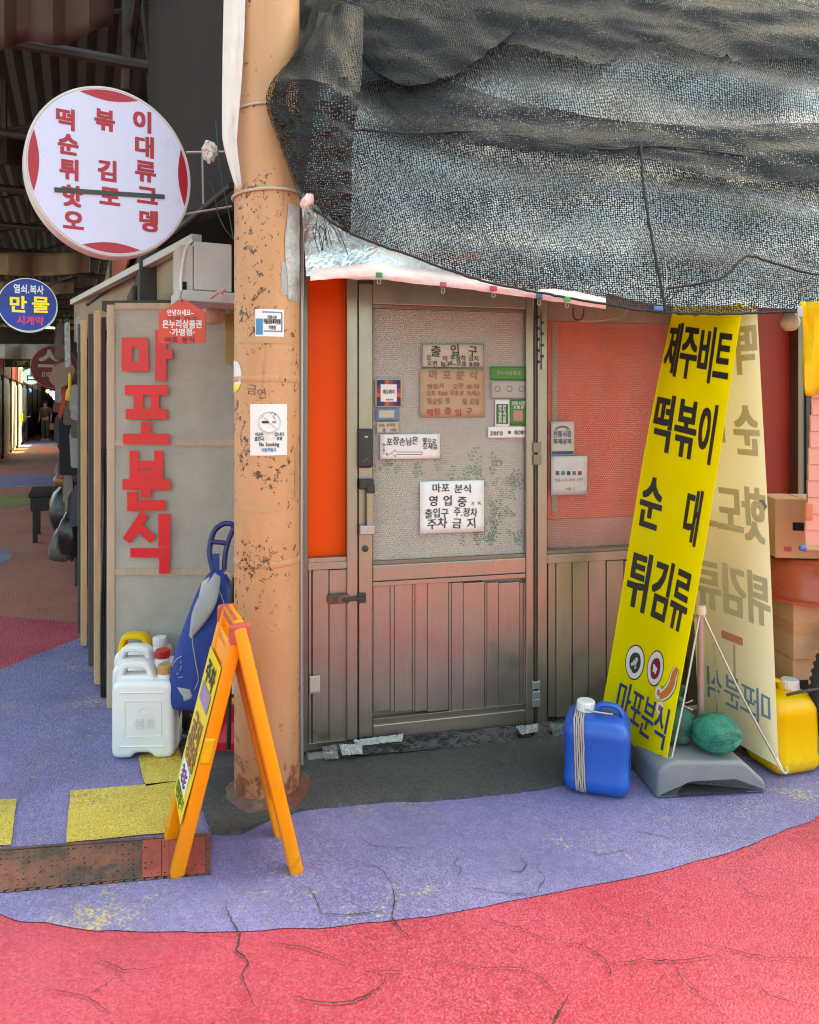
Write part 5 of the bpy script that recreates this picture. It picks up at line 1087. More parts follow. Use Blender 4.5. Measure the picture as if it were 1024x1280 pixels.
for fn_, us_ in ((ff, ((.05, .012), (.95, .012), (.06, .988), (.94, .988))),):
    for u, v in us_: MB().tube([fn_(u + .028 * math.cos(a / 12 * 6.283), v + .0066 * math.sin(a / 12 * 6.283), .002) for a in range(12)], .0022, 5, closed=True).build('eyelet', M_STEEL, stand, w=True, smooth=True)
for u in (.004, .996): MB().tube([ff(u, j / 20, .0015) for j in range(21)], .0016, 5).build('hem', M_YFRONT, stand, w=True, smooth=True)
def ell(par, name, m, u, v, ru, rv, l, fn=ff, n=28, rot=0.0):
    pts = [(u + ru * math.cos(a / n * 6.283), v + rv * math.sin(a / n * 6.283)) for a in range(n)]
    MB().add([fn(a, b, l) for a, b in pts], [tuple(range(n))]).build(name, m, par, w=True)
M_PLATE = mat('printed plate white', (.72, .70, .66), .4); M_PLATR = flat('printed sauce red', (150, 25, 40), .8)
for u, v, m in ((.31, .838, M_BANK), (.61, .826, M_PLATR)):
    ell(stand, 'plate_outline', M_BANK, u, v, .128, .0385, .0022); ell(stand, 'plate', M_PLATE, u, v, .118, .0355, .0027); ell(stand, 'bowl_outline', M_BANK, u, v, .078, .0235, .0032); ell(stand, 'bowl', m if m is not M_BANK else M_SOOT, u, v, .072, .0215, .0037)
    for k in range(10): a = random.uniform(0, 6.28); rr = random.uniform(.1, .8); ell(stand, 'food_piece', M_LGREY if m is M_BANK else M_PLATE, u + .055 * rr * math.cos(a), v + .016 * rr * math.sin(a), .014, .0042, .0042 + k * .0001, n=8)
sp = smooth_path([(.93, .800, 0), (.90, .815, 0), (.895, .835, 0), (.86, .853, 0), (.80, .868, 0), (.76, .874, 0)], 5)
for wd, m, l in ((.062, M_BANK, .0022), (.055, M_PLATE, .0027), (.038, flat('printed sausage orange', (225, 130, 40), .8), .0032)):
    L_, R_ = [], []
    for i, p in enumerate(sp):
        d = (sp[min(i + 1, len(sp) - 1)] - sp[max(i - 1, 0)]); d = Vector((d.x * .443, d.y * 1.9)).normalized(); q = wd * (math.sin((i + 1.5) / (len(sp) + 2) * 3.14) ** .4)
        L_.append(ff(p.x - d.y * q, p.y + d.x * q * .235, l)); R_.append(ff(p.x + d.y * q, p.y - d.x * q * .235, l))
    MB().grid([L_, R_]).build('sausage_print', m, stand, w=True)
for u, v in ((.735, .868), (.80, .895)): ell(stand, 'sausage_print', M_PLATE, u, v, .05, .014, .0026, n=12); ell(stand, 'sausage_print', flat('printed pink', (220, 90, 100), .8), u, v, .022, .007, .0034, n=10)
M_YREAR = thin_sheet('pale translucent vinyl', (1.0, .96, .64), .3)
# back banner, seen from its inner side with the print showing through in reverse
BRb = P(975, 958, 2.93); TRb = P(947, 380, 3.02); BLb = BRb + wv * 1.0; TLb = TRb + wv * .98; TLb.z = TRb.z
fbk = patch(TLb, TRb, BLb, BRb, .005); fbk_in = lambda u, v, l=0.0: fbk(u, v, l)
banner(fbk_in, 'rear_banner', M_YREAR, None, 0.0)
mir = lambda s, u, v, w_, h_, m, bold: lay(s, u, v, w_, h_, lambda a, b, q: WM(stand).inverted() @ fbk_in(2 * u - a, 2 * v - b, .002 + q), bold, 0, z0=0).build('letter', m, stand)
for s, us, v, w_, h_ in (('떡볶', (.84, .5), .10, .3, .115), ('순대', (.78, .34), .285, .34, .115), ('핫도그', (.82, .5, .18), .475, .32, .12), ('튀김류', (.82, .5, .18), .66, .32, .115)):
    for ch, u in zip(s, us): mir(ch, u, v, w_, h_, M_GHOST, (.055, .02))
for ch, u in zip('마포분식', (.84, .66, .45, .22)): mir(ch, u, .893, .22, .075, M_GHOSTB, (.015, .004))
MB().add([fbk_in(a, b, .0022) for a, b in rpoly([(.33, .757), (.60, .757), (.60, .775), (.33, .775)], .008)], [tuple(range(20))]).build('sausage_print', M_GHOSTR, stand, w=True); MB().grid([[fbk_in(.47 + .03 * i, .78 + .09 * j, .0022) for i in (0, 1)] for j in (0, .5, 1)]).build('fork_print', M_GHOST, stand, w=True)
u_ = (.93, .44); ell(stand, 'tape_patch', mat('grey tape', (.2, .2, .2), .3), .93, .445, .07, .02, .0026, fbk_in, 4)
# base, rods, hooks
M_BASE = mat('grey moulded base', (.19, .195, .205), .5, var=.08, bump=.15, bscale=120)
bo = Vector((1.145, 2.83, 0)); bxv = Vector((.985, .10, 0)).normalized(); byv = Vector((-bxv.y, bxv.x, 0))
outl = rpoly([(-.205, 0), (-.12, 0), (-.085, .045), (.125, .045), (.155, 0), (.235, 0), (.235, .04), (.145, .125), (-.14, .14), (-.20, .11)], [.012, .012, .03, .03, .012, .012, .015, .03, .03, .03], 4)
MB().pillow(outl, 0, .42, .016, lambda a, b, d: bo + bxv * a + byv * d + Vector((0, 0, b + .004)), 3).build('water_base', M_BASE, stand, w=True, smooth=True)
hub = P(876, 762, 3.02); M_ROD = mat('brushed rod', (.5, .48, .42), .3, metal=.8); M_HOOK = mat('ivory plastic', (.66, .6, .45), .4)
for q in (BRf, BRb, BLf, BLb):
    off = Vector((0, -.012, -.006)); e = q + off
    MB().tube(smooth_path([hub, hub.lerp(e, .5) + Vector((0, 0, -.02)), e], 8), .0042, 8).build('rod', M_ROD, stand, w=True, smooth=True)
    d = (e - hub).normalized(); MB().tube([e - d * .05, e], .0075, 8).build('rod_end', M_HOOK, stand, w=True, smooth=True)
    MB().tube(smooth_path([e, e + Vector((.012, -.004, -.012)), e + Vector((.022, -.004, -.004)), e + Vector((.018, -.004, .012))], 4), .0042, 7).build('hook', M_HOOK, stand, w=True, smooth=True)
MB().tube([hub + Vector((0, 0, .02)), Vector((hub.x + .0, hub.y, .12))], .013, 10).build('pole', mat('pinkish grey pole', (.42, .3, .27), .4, metal=.3), stand, w=True, smooth=True)
MB().lathe([(0, -.02), (.02, -.018), (.022, .0), (.02, .018), (0, .02)], 14, c=hub).build('hub', M_HOOK, stand, w=True, smooth=True)
MB().tube([P(893, 805, 3.2), P(897, 900, 3.15)], .003, 6).build('rod', M_ROD, stand, w=True)

# sandbags on the base
M_GRN = mat('green mesh bag', (.012, .20, .13), .5, var=.35, vscale=40, bump=1.0, bscale=150, dirt=(.32, .36, .31), dirt_amt=.4, dscale=10); M_GRND = mat('faded green mesh bag', (.02, .12, .085), .6, var=.3, vscale=25, bump=.7, bscale=220, dirt=(.22, .23, .2), dirt_amt=.5, dscale=9)
def sack(label, c, rx, ry, rz, m, rot, neck=None):
    t = thing('sandbag', label, 'sandbag', Vector((c.x, c.y, c.z - rz)), group='sandbags on the banner base'); rings = []
    for j in range(13):
        ph = -1.5 + 3.0 * j / 12; ring = []
        for k in range(26):
            a = k / 26 * 6.283; q = Vector((math.sin(ph), math.cos(ph) * math.cos(a), math.cos(ph) * math.sin(a))); n_ = 1 + .10 * math.sin(a * 7 + 3 * noise.noise(q * 2)) * abs(math.sin(ph)) ** 2 * math.cos(ph) + .05 * math.sin(a * 3 + 1) + .12 * noise.noise(q * 1.7 + c) + .06 * noise.noise(q * 5) - .09 * abs(noise.noise(q * 2.6 + c)) + .05 * noise.noise(Vector((q.x * 12, q.y * 12, q.z * 3)))
            v = Vector((q.x * rx, q.y * ry, q.z * rz)) * n_
            if v.z < -rz * .78: v.z = -rz * .78
            v.rotate(Matrix.Rotation(rot, 3, 'Z')); ring.append(c + v)
        rings.append(ring)
    b_ = MB().loft(rings).build('bag', m, t, w=True, smooth=True, sub=1)
    if neck:
        nr = []
        for j in range(9):
            tt = j / 8; p = c + neck * (.35 + .9 * tt); w_ = (.042 - .03 * math.sin(min(1, tt * 1.9) * 3.14)) if tt < .55 else .016 + .05 * (tt - .55)
            nr.append([p + Vector((w_ * math.cos(a / 16 * 6.283) * (1 + .35 * math.sin(a * 2.3 + j)), w_ * math.sin(a / 16 * 6.283) * (1 + .35 * math.cos(a * 1.9)), .004 * math.sin(a * 3))) for a in range(16)])
        MB().loft(nr).build('neck', m, t, w=True, smooth=True)
        MB().tube(smooth_path([c + neck * .75 + Vector((.02 * math.cos(a), .02 * math.sin(a), .004 * a)) for a in range(8)], 3), .0028, 6).build('tie', M_ROPE, t, w=True)
        for s_ in (-.6, .7): MB().tube(smooth_path([c + neck * .75 + Vector((.02, -.02, 0)), c + neck * .75 + Vector((.035, -.04, .012 * s_)), c + neck * .75 + Vector((.06, -.045, .03 * s_))], 4), .0022, 5).build('tie', M_ROPE, t, w=True)
    return t
s1 = sack('plump green mesh sandbag lying in the middle of the grey base', Vector((1.212, 2.93, .205)), .094, .10, .076, M_GRN, -.5)
M_T = sack('faded green sandbag with a tied neck behind the front banner', Vector((1.075, 3.0, .21)), .085, .08, .085, M_GRND, .2, Vector((-.01, -.02, .13)))

# ================================================================== RIGHT-HAND CLUTTER
def carton(label, c, sx, sy, sz, rz, m=M_CARD, marks=(), open_hole=None):
    t = thing('cardboard_box', label, 'box', c, rz)
    MB().box(-sx / 2, sx / 2, -sy / 2, sy / 2, 0, sz).build('carton', m, t, bevel=.004)
    MB().box(-sx / 2 - .0015, sx / 2 + .0015, -sy / 2 - .0015, sy / 2 + .0015, sz * .42, sz * .42 + .05).build('tape_band', M_BTAPE, t) if not marks else None
    MB().box(-.0015, .0015, -sy / 2 - .001, sy / 2 + .001, sz, sz + .001).build('flap_seam', M_SOOT, t)
    for (x0, x1, z0, z1, mm) in marks: MB().box(x0, x1, -sy / 2 - .0022, -sy / 2 + .001, z0, z1).build('mark', mm, t)
    return t
M_CARDP = mat('printed red mark', (.42, .09, .05), .7)
c1 = carton('lowest cardboard box of the stack behind the bicycle wheel', Vector((1.79, 3.32, .0)), .36, .3, .42, R(8), marks=((-.16, -.11, .26, .33, M_HOLESHADE), (-.02, .12, .12, .2, M_CARDP)))
c2 = carton('cardboard box with brown tape under the brown basin', Vector((1.80, 3.30, .422)), .38, .3, .245, R(6))
M_BAS = flat('brown basin plastic', (176, 80, 50), .85, rough=.3)
bs = thing('plastic_basin', 'glossy brown plastic basin upturned on the cardboard boxes', 'basin', (1.80, 3.27, .67))
MB().lathe([(.262, 0), (.268, .006), (.262, .014), (.25, .02), (.235, .09), (.21, .15), (.185, .168), (0, .172)], 48).build('bowl', M_BAS, bs, smooth=True); MB().lathe([(.26, -.004), (.272, 0), (.272, .012), (.26, .016)], 48).build('lip', M_BAS, bs, smooth=True)
c3 = carton('small tilted cardboard box with a dark hand hole on the brown basin', Vector((1.70, 3.26, .845)), .23, .2, .255, R(-8), marks=((-.045, .0, .12, .155, M_HOLESHADE), (.01, .055, .03, .085, M_PAPER), (-.08, -.05, .03, .05, M_CARDP)))
# pink slatted shutter hanging at the right edge
sh = thing('slatted_shutter', 'pink horizontal slat shutter hanging at the right edge above the boxes', 'shutter', P(1012, 690, 2.95))
M_PINK = flat('salmon pink slat', (232, 160, 140), .8, rough=.55, var=.06)
for k in range(10):
    y0 = 478 + k * 20.6; a = P(1016 - k * 1.0 + (k % 2) * .6, y0 + 20, 2.95); b = P(1110, y0 + 20, 3.05); h_ = .066
    MB().add([a, b, b + Vector((0, .004, h_)), a + Vector((0, .004, h_)), a + Vector((0, .012, 0)), b + Vector((0, .012, 0)), b + Vector((0, .014, h_)), a + Vector((0, .014, h_))], [(0, 1, 2, 3), (4, 7, 6, 5), (0, 3, 7, 4), (1, 5, 6, 2), (0, 4, 5, 1), (3, 2, 6, 7)]).build('slat', M_PINK, sh, w=True, bevel=.0015)
MB().tube([P(1004, 686, 2.94), P(1110, 690, 3.04)], .012, 10).build('bottom_bar', flat('tan bar', (205, 150, 110), .7), sh, w=True, smooth=True)
MB().lathe([(0, -.012), (.011, -.01), (.013, 0), (.011, .012), (0, .014)], 12, c=P(1003, 685, 2.93), M=Matrix.Rotation(R(90), 3, 'Y')).build('bar_cap', fclip, sh, w=True, smooth=True)
MB().pillow(rpoly([(-.012, -.035), (.016, -.035), (.016, .034), (-.012, .034)], .008), 0, .016, .005, lambda a, b, d: P(1009, 639, 2.93) + Vector((a, -d, b))).build('cord_weight', flat('salmon weight', (225, 130, 90), .8), sh, w=True, smooth=True)
MB().tube([P(1009, 600, 2.93), P(1009, 628, 2.925)], .002, 6).build('cord', M_SOOT, sh, w=True)
# yellow cloth, light bulb, orange stake
g = [[P(1000 + 5 * math.sin(j * .5) * .4 + (8 * i) + (j * .55 if i == 0 else 0), 377 + j * (9.4 + .5 * math.sin(i)), 2.86 + .02 * math.sin(i * 1.5 + j * .25)) for i in range(9)] for j in range(13)]
MB().grid(g).build('yellow_cloth', flat('yellow cloth', (250, 196, 20), .85, rough=.8), smooth=True, solid=.002, label='ragged bright yellow cloth hanging from the net at the right edge', cat='cloth')
MB().pillow(rpoly([(-.01, -.02), (.01, -.02), (.01, .02), (-.01, .02)], .004), 0, .01, .003, lambda a, b, d: P(999, 390, 2.84) + Vector((a, -d, b))).build('plastic_clip', mat('milky clip', (.4, .45, .5), .3), smooth=True, label='milky plastic clip holding the yellow cloth', cat='clip')
lb = thing('light_bulb', 'unlit round light bulb hanging behind the net near the yellow cloth', 'light bulb', P(988, 402, 3.2))
MB().lathe([(0, -.042), (.022, -.037), (.037, -.018), (.040, .002), (.030, .026), (.017, .042), (.015, .05), (0, .05)], 24, c=P(988, 402, 3.2)).build('globe', mat('frosted bulb glass', (.55, .44, .34), .25), lb, w=True, smooth=True); MB().lathe([(0, .05), (.015, .05), (.015, .085), (0, .085)], 16, c=P(988, 402, 3.2)).build('socket', M_BLACK, lb, w=True, smooth=True)
# hook and cable on the red window
MB().tube(smooth_path([P(717, 385, 3.3), P(717, 396, 3.28), P(723, 400, 3.27), P(729, 396, 3.28), P(730, 386, 3.3)], 5), .004, 7).build('wire_hook', M_SOOT, smooth=True, label='dark wire hook hanging at the top of the red window', cat='hook')
MB().tube(smooth_path([P(722, 401, 3.28), P(740, 402, 3.28), P(765, 399, 3.26), P(779, 396, 3.2), P(785, 385, 3.1)], 6), .0028, 6).build('cable', M_CORD, smooth=True, label='thin beige cable sagging across the top of the red window', cat='cable')
# bicycle wheel and frame, mostly beyond the picture
bk = thing('bicycle', 'bicycle with a knobbly black tyre parked at the right edge', 'bicycle', (1.98, 3.12, 0))
fc = Vector((1.935, 3.13, .315)); bd = Vector((.93, .36, 0)).normalized(); nrm_b = Vector((-bd.y, bd.x, 0))
def bwheel(c, r_=.315):
    Mx = Matrix((bd, Vector((0, 0, 1)), nrm_b)).transposed(); q = [c + bd * (r_ - .027) * math.cos(a / 64 * 6.283) + Vector((0, 0, (r_ - .027) * math.sin(a / 64 * 6.283))) for a in range(64)]
    ty = MB().tube(q, .025, 10, closed=True).build('tyre', M_RUBBER, bk, w=True, smooth=True)
    for a in range(60):
        for s_ in (-1, 0, 1):
            an = (a + .5 * (s_ == 0)) / 60 * 6.283; ra = Vector((0, 0, 0)) + bd * math.cos(an) + Vector((0, 0, math.sin(an))); tg = bd * -math.sin(an) + Vector((0, 0, math.cos(an))); c_ = c + ra * (r_ - .003 - .006 * abs(s_)) + nrm_b * .015 * s_
            MB().bar(c_ - tg * .008, c_ + tg * .008, .011, .008, up=ra).build('knob', M_RUBBER, ty, w=True)
    q = [c + bd * (r_ - .06) * math.cos(a / 64 * 6.283) + Vector((0, 0, (r_ - .06) * math.sin(a / 64 * 6.283))) for a in range(64)]; MB().tube(q, .011, 8, closed=True).build('rim', M_BLACK, bk, w=True, smooth=True)
    for a in range(24): an = a / 24 * 6.283; MB().tube([c + nrm_b * (.025 if a % 2 else -.025), c + bd * (r_ - .062) * math.cos(an) + Vector((0, 0, (r_ - .062) * math.sin(an)))], .0012, 4).build('spoke', M_STEEL, bk, w=True)
    MB().tube([c - nrm_b * .045, c + nrm_b * .045], .016, 12).build('hub', M_STEEL, bk, w=True, smooth=True)
bwheel(fc); rc = fc + bd * 1.05; bwheel(rc)
hd_ = fc + bd * .16 + Vector((0, 0, .48)); st_ = fc + bd * .78 + Vector((0, 0, .50)); bb_ = fc + bd * .63 + Vector((0, 0, -.03)); M_FR = mat('white bicycle frame', (.65, .65, .63), .3)
for s_ in (-1, 1): MB().tube([fc + nrm_b * .06 * s_, fc + nrm_b * .055 * s_ + bd * .07 + Vector((0, 0, .32)), hd_], .013, 8).build('fork', M_BLACK, bk, w=True, smooth=True)
for a, b in ((hd_, st_), (hd_, bb_), (st_, bb_), (bb_, rc), (st_, rc)): MB().tube([a, b], .017, 10).build('frame_tube', M_FR, bk, w=True, smooth=True)
MB().tube([hd_, hd_ + Vector((0, 0, .1)) - bd * .03], .014, 8).build('stem', M_BLACK, bk, w=True); MB().tube([hd_ + Vector((0, 0, .1)) - nrm_b * .28, hd_ + Vector((0, 0, .1)) + nrm_b * .28], .012, 8).build('handlebar', M_BLACK, bk, w=True); MB().bar(st_ + Vector((0, 0, .12)) - bd * .12, st_ + Vector((0, 0, .12)) + bd * .12, .12, .05).build('saddle', M_BLACK, bk, w=True, bevel=.02); MB().tube([st_, st_ + Vector((0, 0, .11))], .013, 8).build('seat_post', M_STEEL, bk, w=True)
MB().tube(smooth_path([P(983, 869, 2.98), P(995, 866, 2.97), P(1010, 863, 2.98), P(1022, 861, 3.0)], 4), .006, 8).build('metal_bar', M_SOOT, smooth=True, label='short dark metal bar across the bicycle tyre above the yellow can', cat='bar')
wb = thing('white_bucket', 'white plastic bucket standing behind the bicycle wheel', 'bucket', (1.83, 3.42, .42)) if False else None

# ================================================================== ABOVE THE WRAPPED PANEL: tag, box, eaves
FT = Frame(P(228, 405, 3.17), (1, .04, 0))
tg = thing('hanging_tag', 'red house-shaped voucher sign with white lettering hanging above the wrapped signboard', 'sign', FT.o)
M_TAG = flat('red acrylic', (222, 62, 40), .85, rough=.3, var=.05)
out = [FT.uv(a, b) for a, b in ((199, 430), (256.5, 429), (257, 390), (228, 373), (198, 391))]
MB().pillow(rpoly(out, .012), -.006, 0, .001, lambda a, b, d: FT.w(a, b, d), 1).build('plate', M_TAG, tg, w=True)
for s, px, py, w_, h_, m, bo_ in (('안녕하세요~', 226, 391, 34, 8, M_WHL, .0), ('온누리상품권', 228, 405.5, 50, 10, M_PAPER, .03), ('·가맹점·', 228, 415.5, 32, 9, M_PAPER, .03), ('마포 분식', 225, 425, 38, 7, M_INK, .01), ('가맹 점포', 228, 398, 40, 4.5, M_INK, .0)):
    text('lettering', m, tg, s, FT, px, py, w_, h_, 0, (bo_, bo_), .3, kind='stuff')
MB().tube(smooth_path([P(228, 378, 3.165), P(226, 370, 3.17), P(229, 362, 3.18)], 4), .0018, 5).build('hanging_wire', M_SOOT, tg, w=True)
lb2 = thing('light_bulb', 'large unlit light bulb behind the red voucher sign', 'light bulb', P(268, 390, 3.56))
MB().lathe([(0, -.07), (.035, -.062), (.056, -.03), (.058, .0), (.04, .035), (.022, .06), (.018, .075), (0, .075)], 24, c=P(268, 388, 3.56)).build('globe', mat('amber tinted bulb', (.42, .32, .2), .25), lb2, w=True, smooth=True); MB().lathe([(0, .075), (.018, .075), (.018, .11), (0, .11)], 14, c=P(268, 388, 3.56)).build('socket', M_BLACK, lb2, w=True)
mbx = thing('metal_box', 'dusty white metal box hung on a bracket left of the pillar', 'box', P(255, 364, 3.35))
bo_ = P(243, 362, 3.28); bu = Vector((.86, .40, 0)).normalized(); bv = Vector((-bu.y, bu.x, 0))
def mbox(name, m, a0, a1, d0, d1, z0, z1, bev=.004): return MB().add([bo_ + bu * a + bv * d + Vector((0, 0, z)) for z in (z0, z1) for a, d in ((a0, d0), (a1, d0), (a1, d1), (a0, d1))], [(0, 3, 2, 1), (4, 5, 6, 7), (0, 1, 5, 4), (1, 2, 6, 5), (2, 3, 7, 6), (3, 0, 4, 7)]).build(name, m, mbx, w=True, bevel=bev)
mbox('housing', M_LGREY, -.0, .165, 0, .24, 0, .215); mbox('side_cheek', M_LGREY, -.062, -.002, .02, .22, -.002, .2)
mbox('outlet', M_HOLESHADE, -.055, -.03, .0165, .03, .0, .035, 0); mbox('shelf_bar', M_LGREY, -.075, .3, -.02, .2, -.055, -.006)
MB().tube(smooth_path([P(226, 368, 3.25), P(227, 340, 3.26), P(232, 312, 3.28), P(240, 300, 3.3)], 5), .006, 8).build('white_strap', M_CLOTHW, mbx, w=True, smooth=True)
MB().tube(smooth_path([P(264, 372, 3.22), P(272, 366, 3.2), P(281, 362, 3.2), P(276, 368, 3.2), P(284, 374, 3.2), P(296, 380, 3.2)], 5), .007, 8).build('ribbon', flat('pink ribbon', (225, 170, 165), .75), mbx, w=True, smooth=True)
# sloping eaves boards of the shop on the alley side
ev = thing('eaves_awning', 'tan canvas eaves sloping along the alley side above the wrapped signboard', 'awning', P(170, 380, 4.2))
g = [[P(238 - 145 * i / 10, (302 + 24 * j) + (72 - 6 * j) * i / 10, 3.55 + 2.1 * i / 10 + .02 * math.sin(i * 2 + j)) for i in range(11)] for j in range(4)]
MB().grid(g).build('valance', M_TAN, ev, w=True, smooth=True, solid=.004)
MB().bar(P(246, 298, 3.5), P(92, 378, 5.7), .05, .04).build('fascia', M_LGREY, ev, w=True, bevel=.004)
MB().tube([P(290, 232, 3.5), P(225, 285, 3.9), P(110, 380, 5.4)], .018, 10).build('gutter_pipe', M_SOOT, ev, w=True, smooth=True)
MB().bar(P(130, 383, 3.75), P(300, 381, 3.75), .05, .05).build('head_beam', M_DARK, ev, w=True)
MB().tube(smooth_path([P(270, 150, 3.2), P(275, 210, 3.2), P(286, 265, 3.25), P(292, 300, 3.25)], 6), .0025, 6).build('cable', flat('teal cable', (60, 110, 110), .6), smooth=True, label='thin teal cable dangling between the round sign and the pillar', cat='cable')
rg = thing('rag', 'whitish rag bundled on the bracket left of the pillar', 'rag', P(262, 190, 3.25)); rings = []; kc = P(262, 190, 3.25)
for j in range(11):
    ph = -1.5 + 3.0 * j / 10; rings.append([kc + Vector((math.cos(ph) * math.cos(a / 18 * 6.283) * .032, math.cos(ph) * math.sin(a / 18 * 6.283) * .03, math.sin(ph) * .042)) + noise.noise_vector(Vector((math.cos(a / 18 * 6.283) * 2.2, math.sin(a / 18 * 6.283) * 2.2, ph * 2))) * .02 for a in range(18)])
MB().loft(rings).build('cloth', M_CLOTHW, rg, w=True, smooth=True)
# dark tarpaulin wall high between the alley and the shop
g = [[P(186 + 215 * i / 14, -120 + (425 - 6 * i) * j / 16, 4.05 - .045 * i + .03 * math.sin(i * 1.2)) for i in range(15)] for j in range(17)]
MB().grid(g).build('dark_tarpaulin', M_BROWNT, smooth=True, solid=.004, label='dark brown tarpaulin wall hanging high behind the pillar', cat='tarpaulin')
g = [[P(-40 + 182 * i / 12, -150 + (212 - 26 * (i / 12) ** 2 + 6 * math.sin(i)) * j / 10, 3.6 + .5 * j / 10 + .03 * math.sin(i * 1.7)) for i in range(13)] for j in range(11)]
MB().grid(g).build('brown_tarpaulin', mat('reddish brown tarpaulin', (.085, .052, .046), .7, var=.15, bump=.3, bscale=4), smooth=True, solid=.004, label='reddish brown tarpaulin sagging at the top left under the roof', cat='tarpaulin')

# ================================================================== THE COVERED ALLEY
def aslab(name, m, parent, s0, s1, l0, l1, z0, z1, bevel=0.0, **kw):
    return MB().add([A(s, l, z) for z in (z0, z1) for s, l in ((s0, l0), (s0, l1), (s1, l1), (s1, l0))], [(0, 3, 2, 1), (4, 5, 6, 7), (0, 1, 5, 4), (1, 2, 6, 5), (2, 3, 7, 6), (3, 0, 4, 7)]).build(name, m, parent, w=True, bevel=bevel, **kw)
def market_shop(label, s0, s1, l0, side, wm, h=3.0, bays=3, pm=None):
    t = thing('market_shop', label, 'shop', A((s0 + s1) / 2, l0))
    l1 = l0 + side * 2.5
    aslab('wall', wm, t, s0, s1, min(l0, l1), max(l0, l1), 0, h)
    for k in range(bays):
        a = s0 + (s1 - s0) * (k + .08) / bays; b = s0 + (s1 - s0) * (k + .92) / bays; f0, f1 = sorted((l0, l0 - side * .03))
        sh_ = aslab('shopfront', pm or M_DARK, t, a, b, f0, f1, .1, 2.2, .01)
        f0, f1 = sorted((l0 - side * .03, l0 - side * .05)); aslab('signboard', M_TAN if k % 2 else M_DARKR, t, a, b, f0, f1, 2.35, 2.85, .01)
        f0, f1 = sorted((l0, l0 - side * .07)); aslab('post', M_SOOT, t, b + .02, b + .12, f0, f1, 0, h - .1, .01)
    return t
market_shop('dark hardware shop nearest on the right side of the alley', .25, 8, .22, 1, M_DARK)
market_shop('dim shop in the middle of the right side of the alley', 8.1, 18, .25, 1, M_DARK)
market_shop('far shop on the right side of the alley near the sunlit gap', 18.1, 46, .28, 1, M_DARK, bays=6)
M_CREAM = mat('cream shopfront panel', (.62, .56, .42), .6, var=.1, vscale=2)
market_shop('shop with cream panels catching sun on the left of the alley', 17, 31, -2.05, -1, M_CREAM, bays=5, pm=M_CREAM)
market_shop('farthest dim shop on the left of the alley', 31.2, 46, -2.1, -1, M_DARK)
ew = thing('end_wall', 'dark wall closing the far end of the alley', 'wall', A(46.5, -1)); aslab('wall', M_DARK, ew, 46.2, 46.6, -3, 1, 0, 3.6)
aslab('step', flat('brown counter', (90, 45, 30), .6), ew, 38, 38.4, -1.3, .25, .0, .8)
# roof: corrugated sheets on steel trusses, open to the sun further in
roof = thing('arcade_roof', 'dark corrugated arcade roof on steel trusses over the alley', 'roof', A(10, -1.5, 0))
M_CORR = mat('dark corrugated sheet', (.028, .026, .024), .7, var=.3, vscale=3)
def corr(s0, s1, l0, l1, z0, z1, m=M_CORR, nm='roof_sheet'):
    n = int(abs(l1 - l0) / .06); g = []
    for i in range(n + 1):
        t_ = i / n; g.append([A(s0, l0 + (l1 - l0) * t_, z0 + (z1 - z0) * t_ + .03 * (i % 2)), A((s0 + s1) / 2, l0 + (l1 - l0) * t_, z0 + (z1 - z0) * t_ + .03 * (i % 2)), A(s1, l0 + (l1 - l0) * t_, z0 + (z1 - z0) * t_ + .03 * (i % 2))])
    return MB().grid(g).build(nm, m, roof, w=True)
for a, b in ((.5, 1.3), (1.22, 4.1), (4.02, 6.6), (6.52, 9.5), (9.42, 13.1), (13.02, 17.1), (17.02, 23.6), (24.6, 25.6), (26.6, 27.4), (29, 38.1), (38.02, 47)):
    dz = .012 * (int(a * 10) % 3)
    corr(a, b, -3.1, -1.1, 3.75 + dz, 4.15 + dz); corr(a, b, -1.26, 1.25, 4.19 + dz, 3.75 + dz)
aslab('gap_cover_board', M_DARK, roof, 20.2, 20.25, -3.6, 1.2, 2.62, 3.75); aslab('gap_cover_board', M_DARK, roof, 30, 30.05, -3.6, 1.2, 2.7, 3.75)  # added boards, hung to hide the bright sky in the roof gap
for k in range(12):
    s_ = .6 + k * 1.6; t_ = roof
    MB().tube([A(s_, -5.5, 3.55), A(s_, 1.0, 3.55)], .035, 8).build('truss_chord', M_SOOT, roof, w=True, smooth=True)
    for l in (-4.6, -3.6, -2.6, -1.6, -.6, .4):
        MB().tube([A(s_, l, 3.55), A(s_, l, 3.95)], .022, 6).build('truss_post', M_SOOT, roof, w=True); MB().tube([A(s_, l, 3.57), A(s_, l + .95, 3.93)], .016, 6).build('truss_brace', M_SOOT, roof, w=True)
for l in (-4, -2.6, -1.2, .2): MB().tube([A(-1, l, 3.72), A(20, l, 3.72)], .025, 6).build('purlin', M_SOOT, roof, w=True)
M_TRL = mat('translucent sheet', (.5, .55, .45), .5, trans=.0, emit=0.0)
MB().tube([P(160, -40, 4.3), P(160, 60, 4.4), P(158, 110, 4.5)], .035, 8).build('downpipe', M_SOOT, smooth=True, label='dark steel downpipe under the roof above the white round sign', cat='pipe'); MB().tube([P(172, -40, 4.3), P(186, 90, 4.5), P(190, 130, 4.5)], .02, 8).build('downpipe', M_SOOT, smooth=True, label='thin slanting dark rod beside the steel downpipe under the roof', cat='rod')
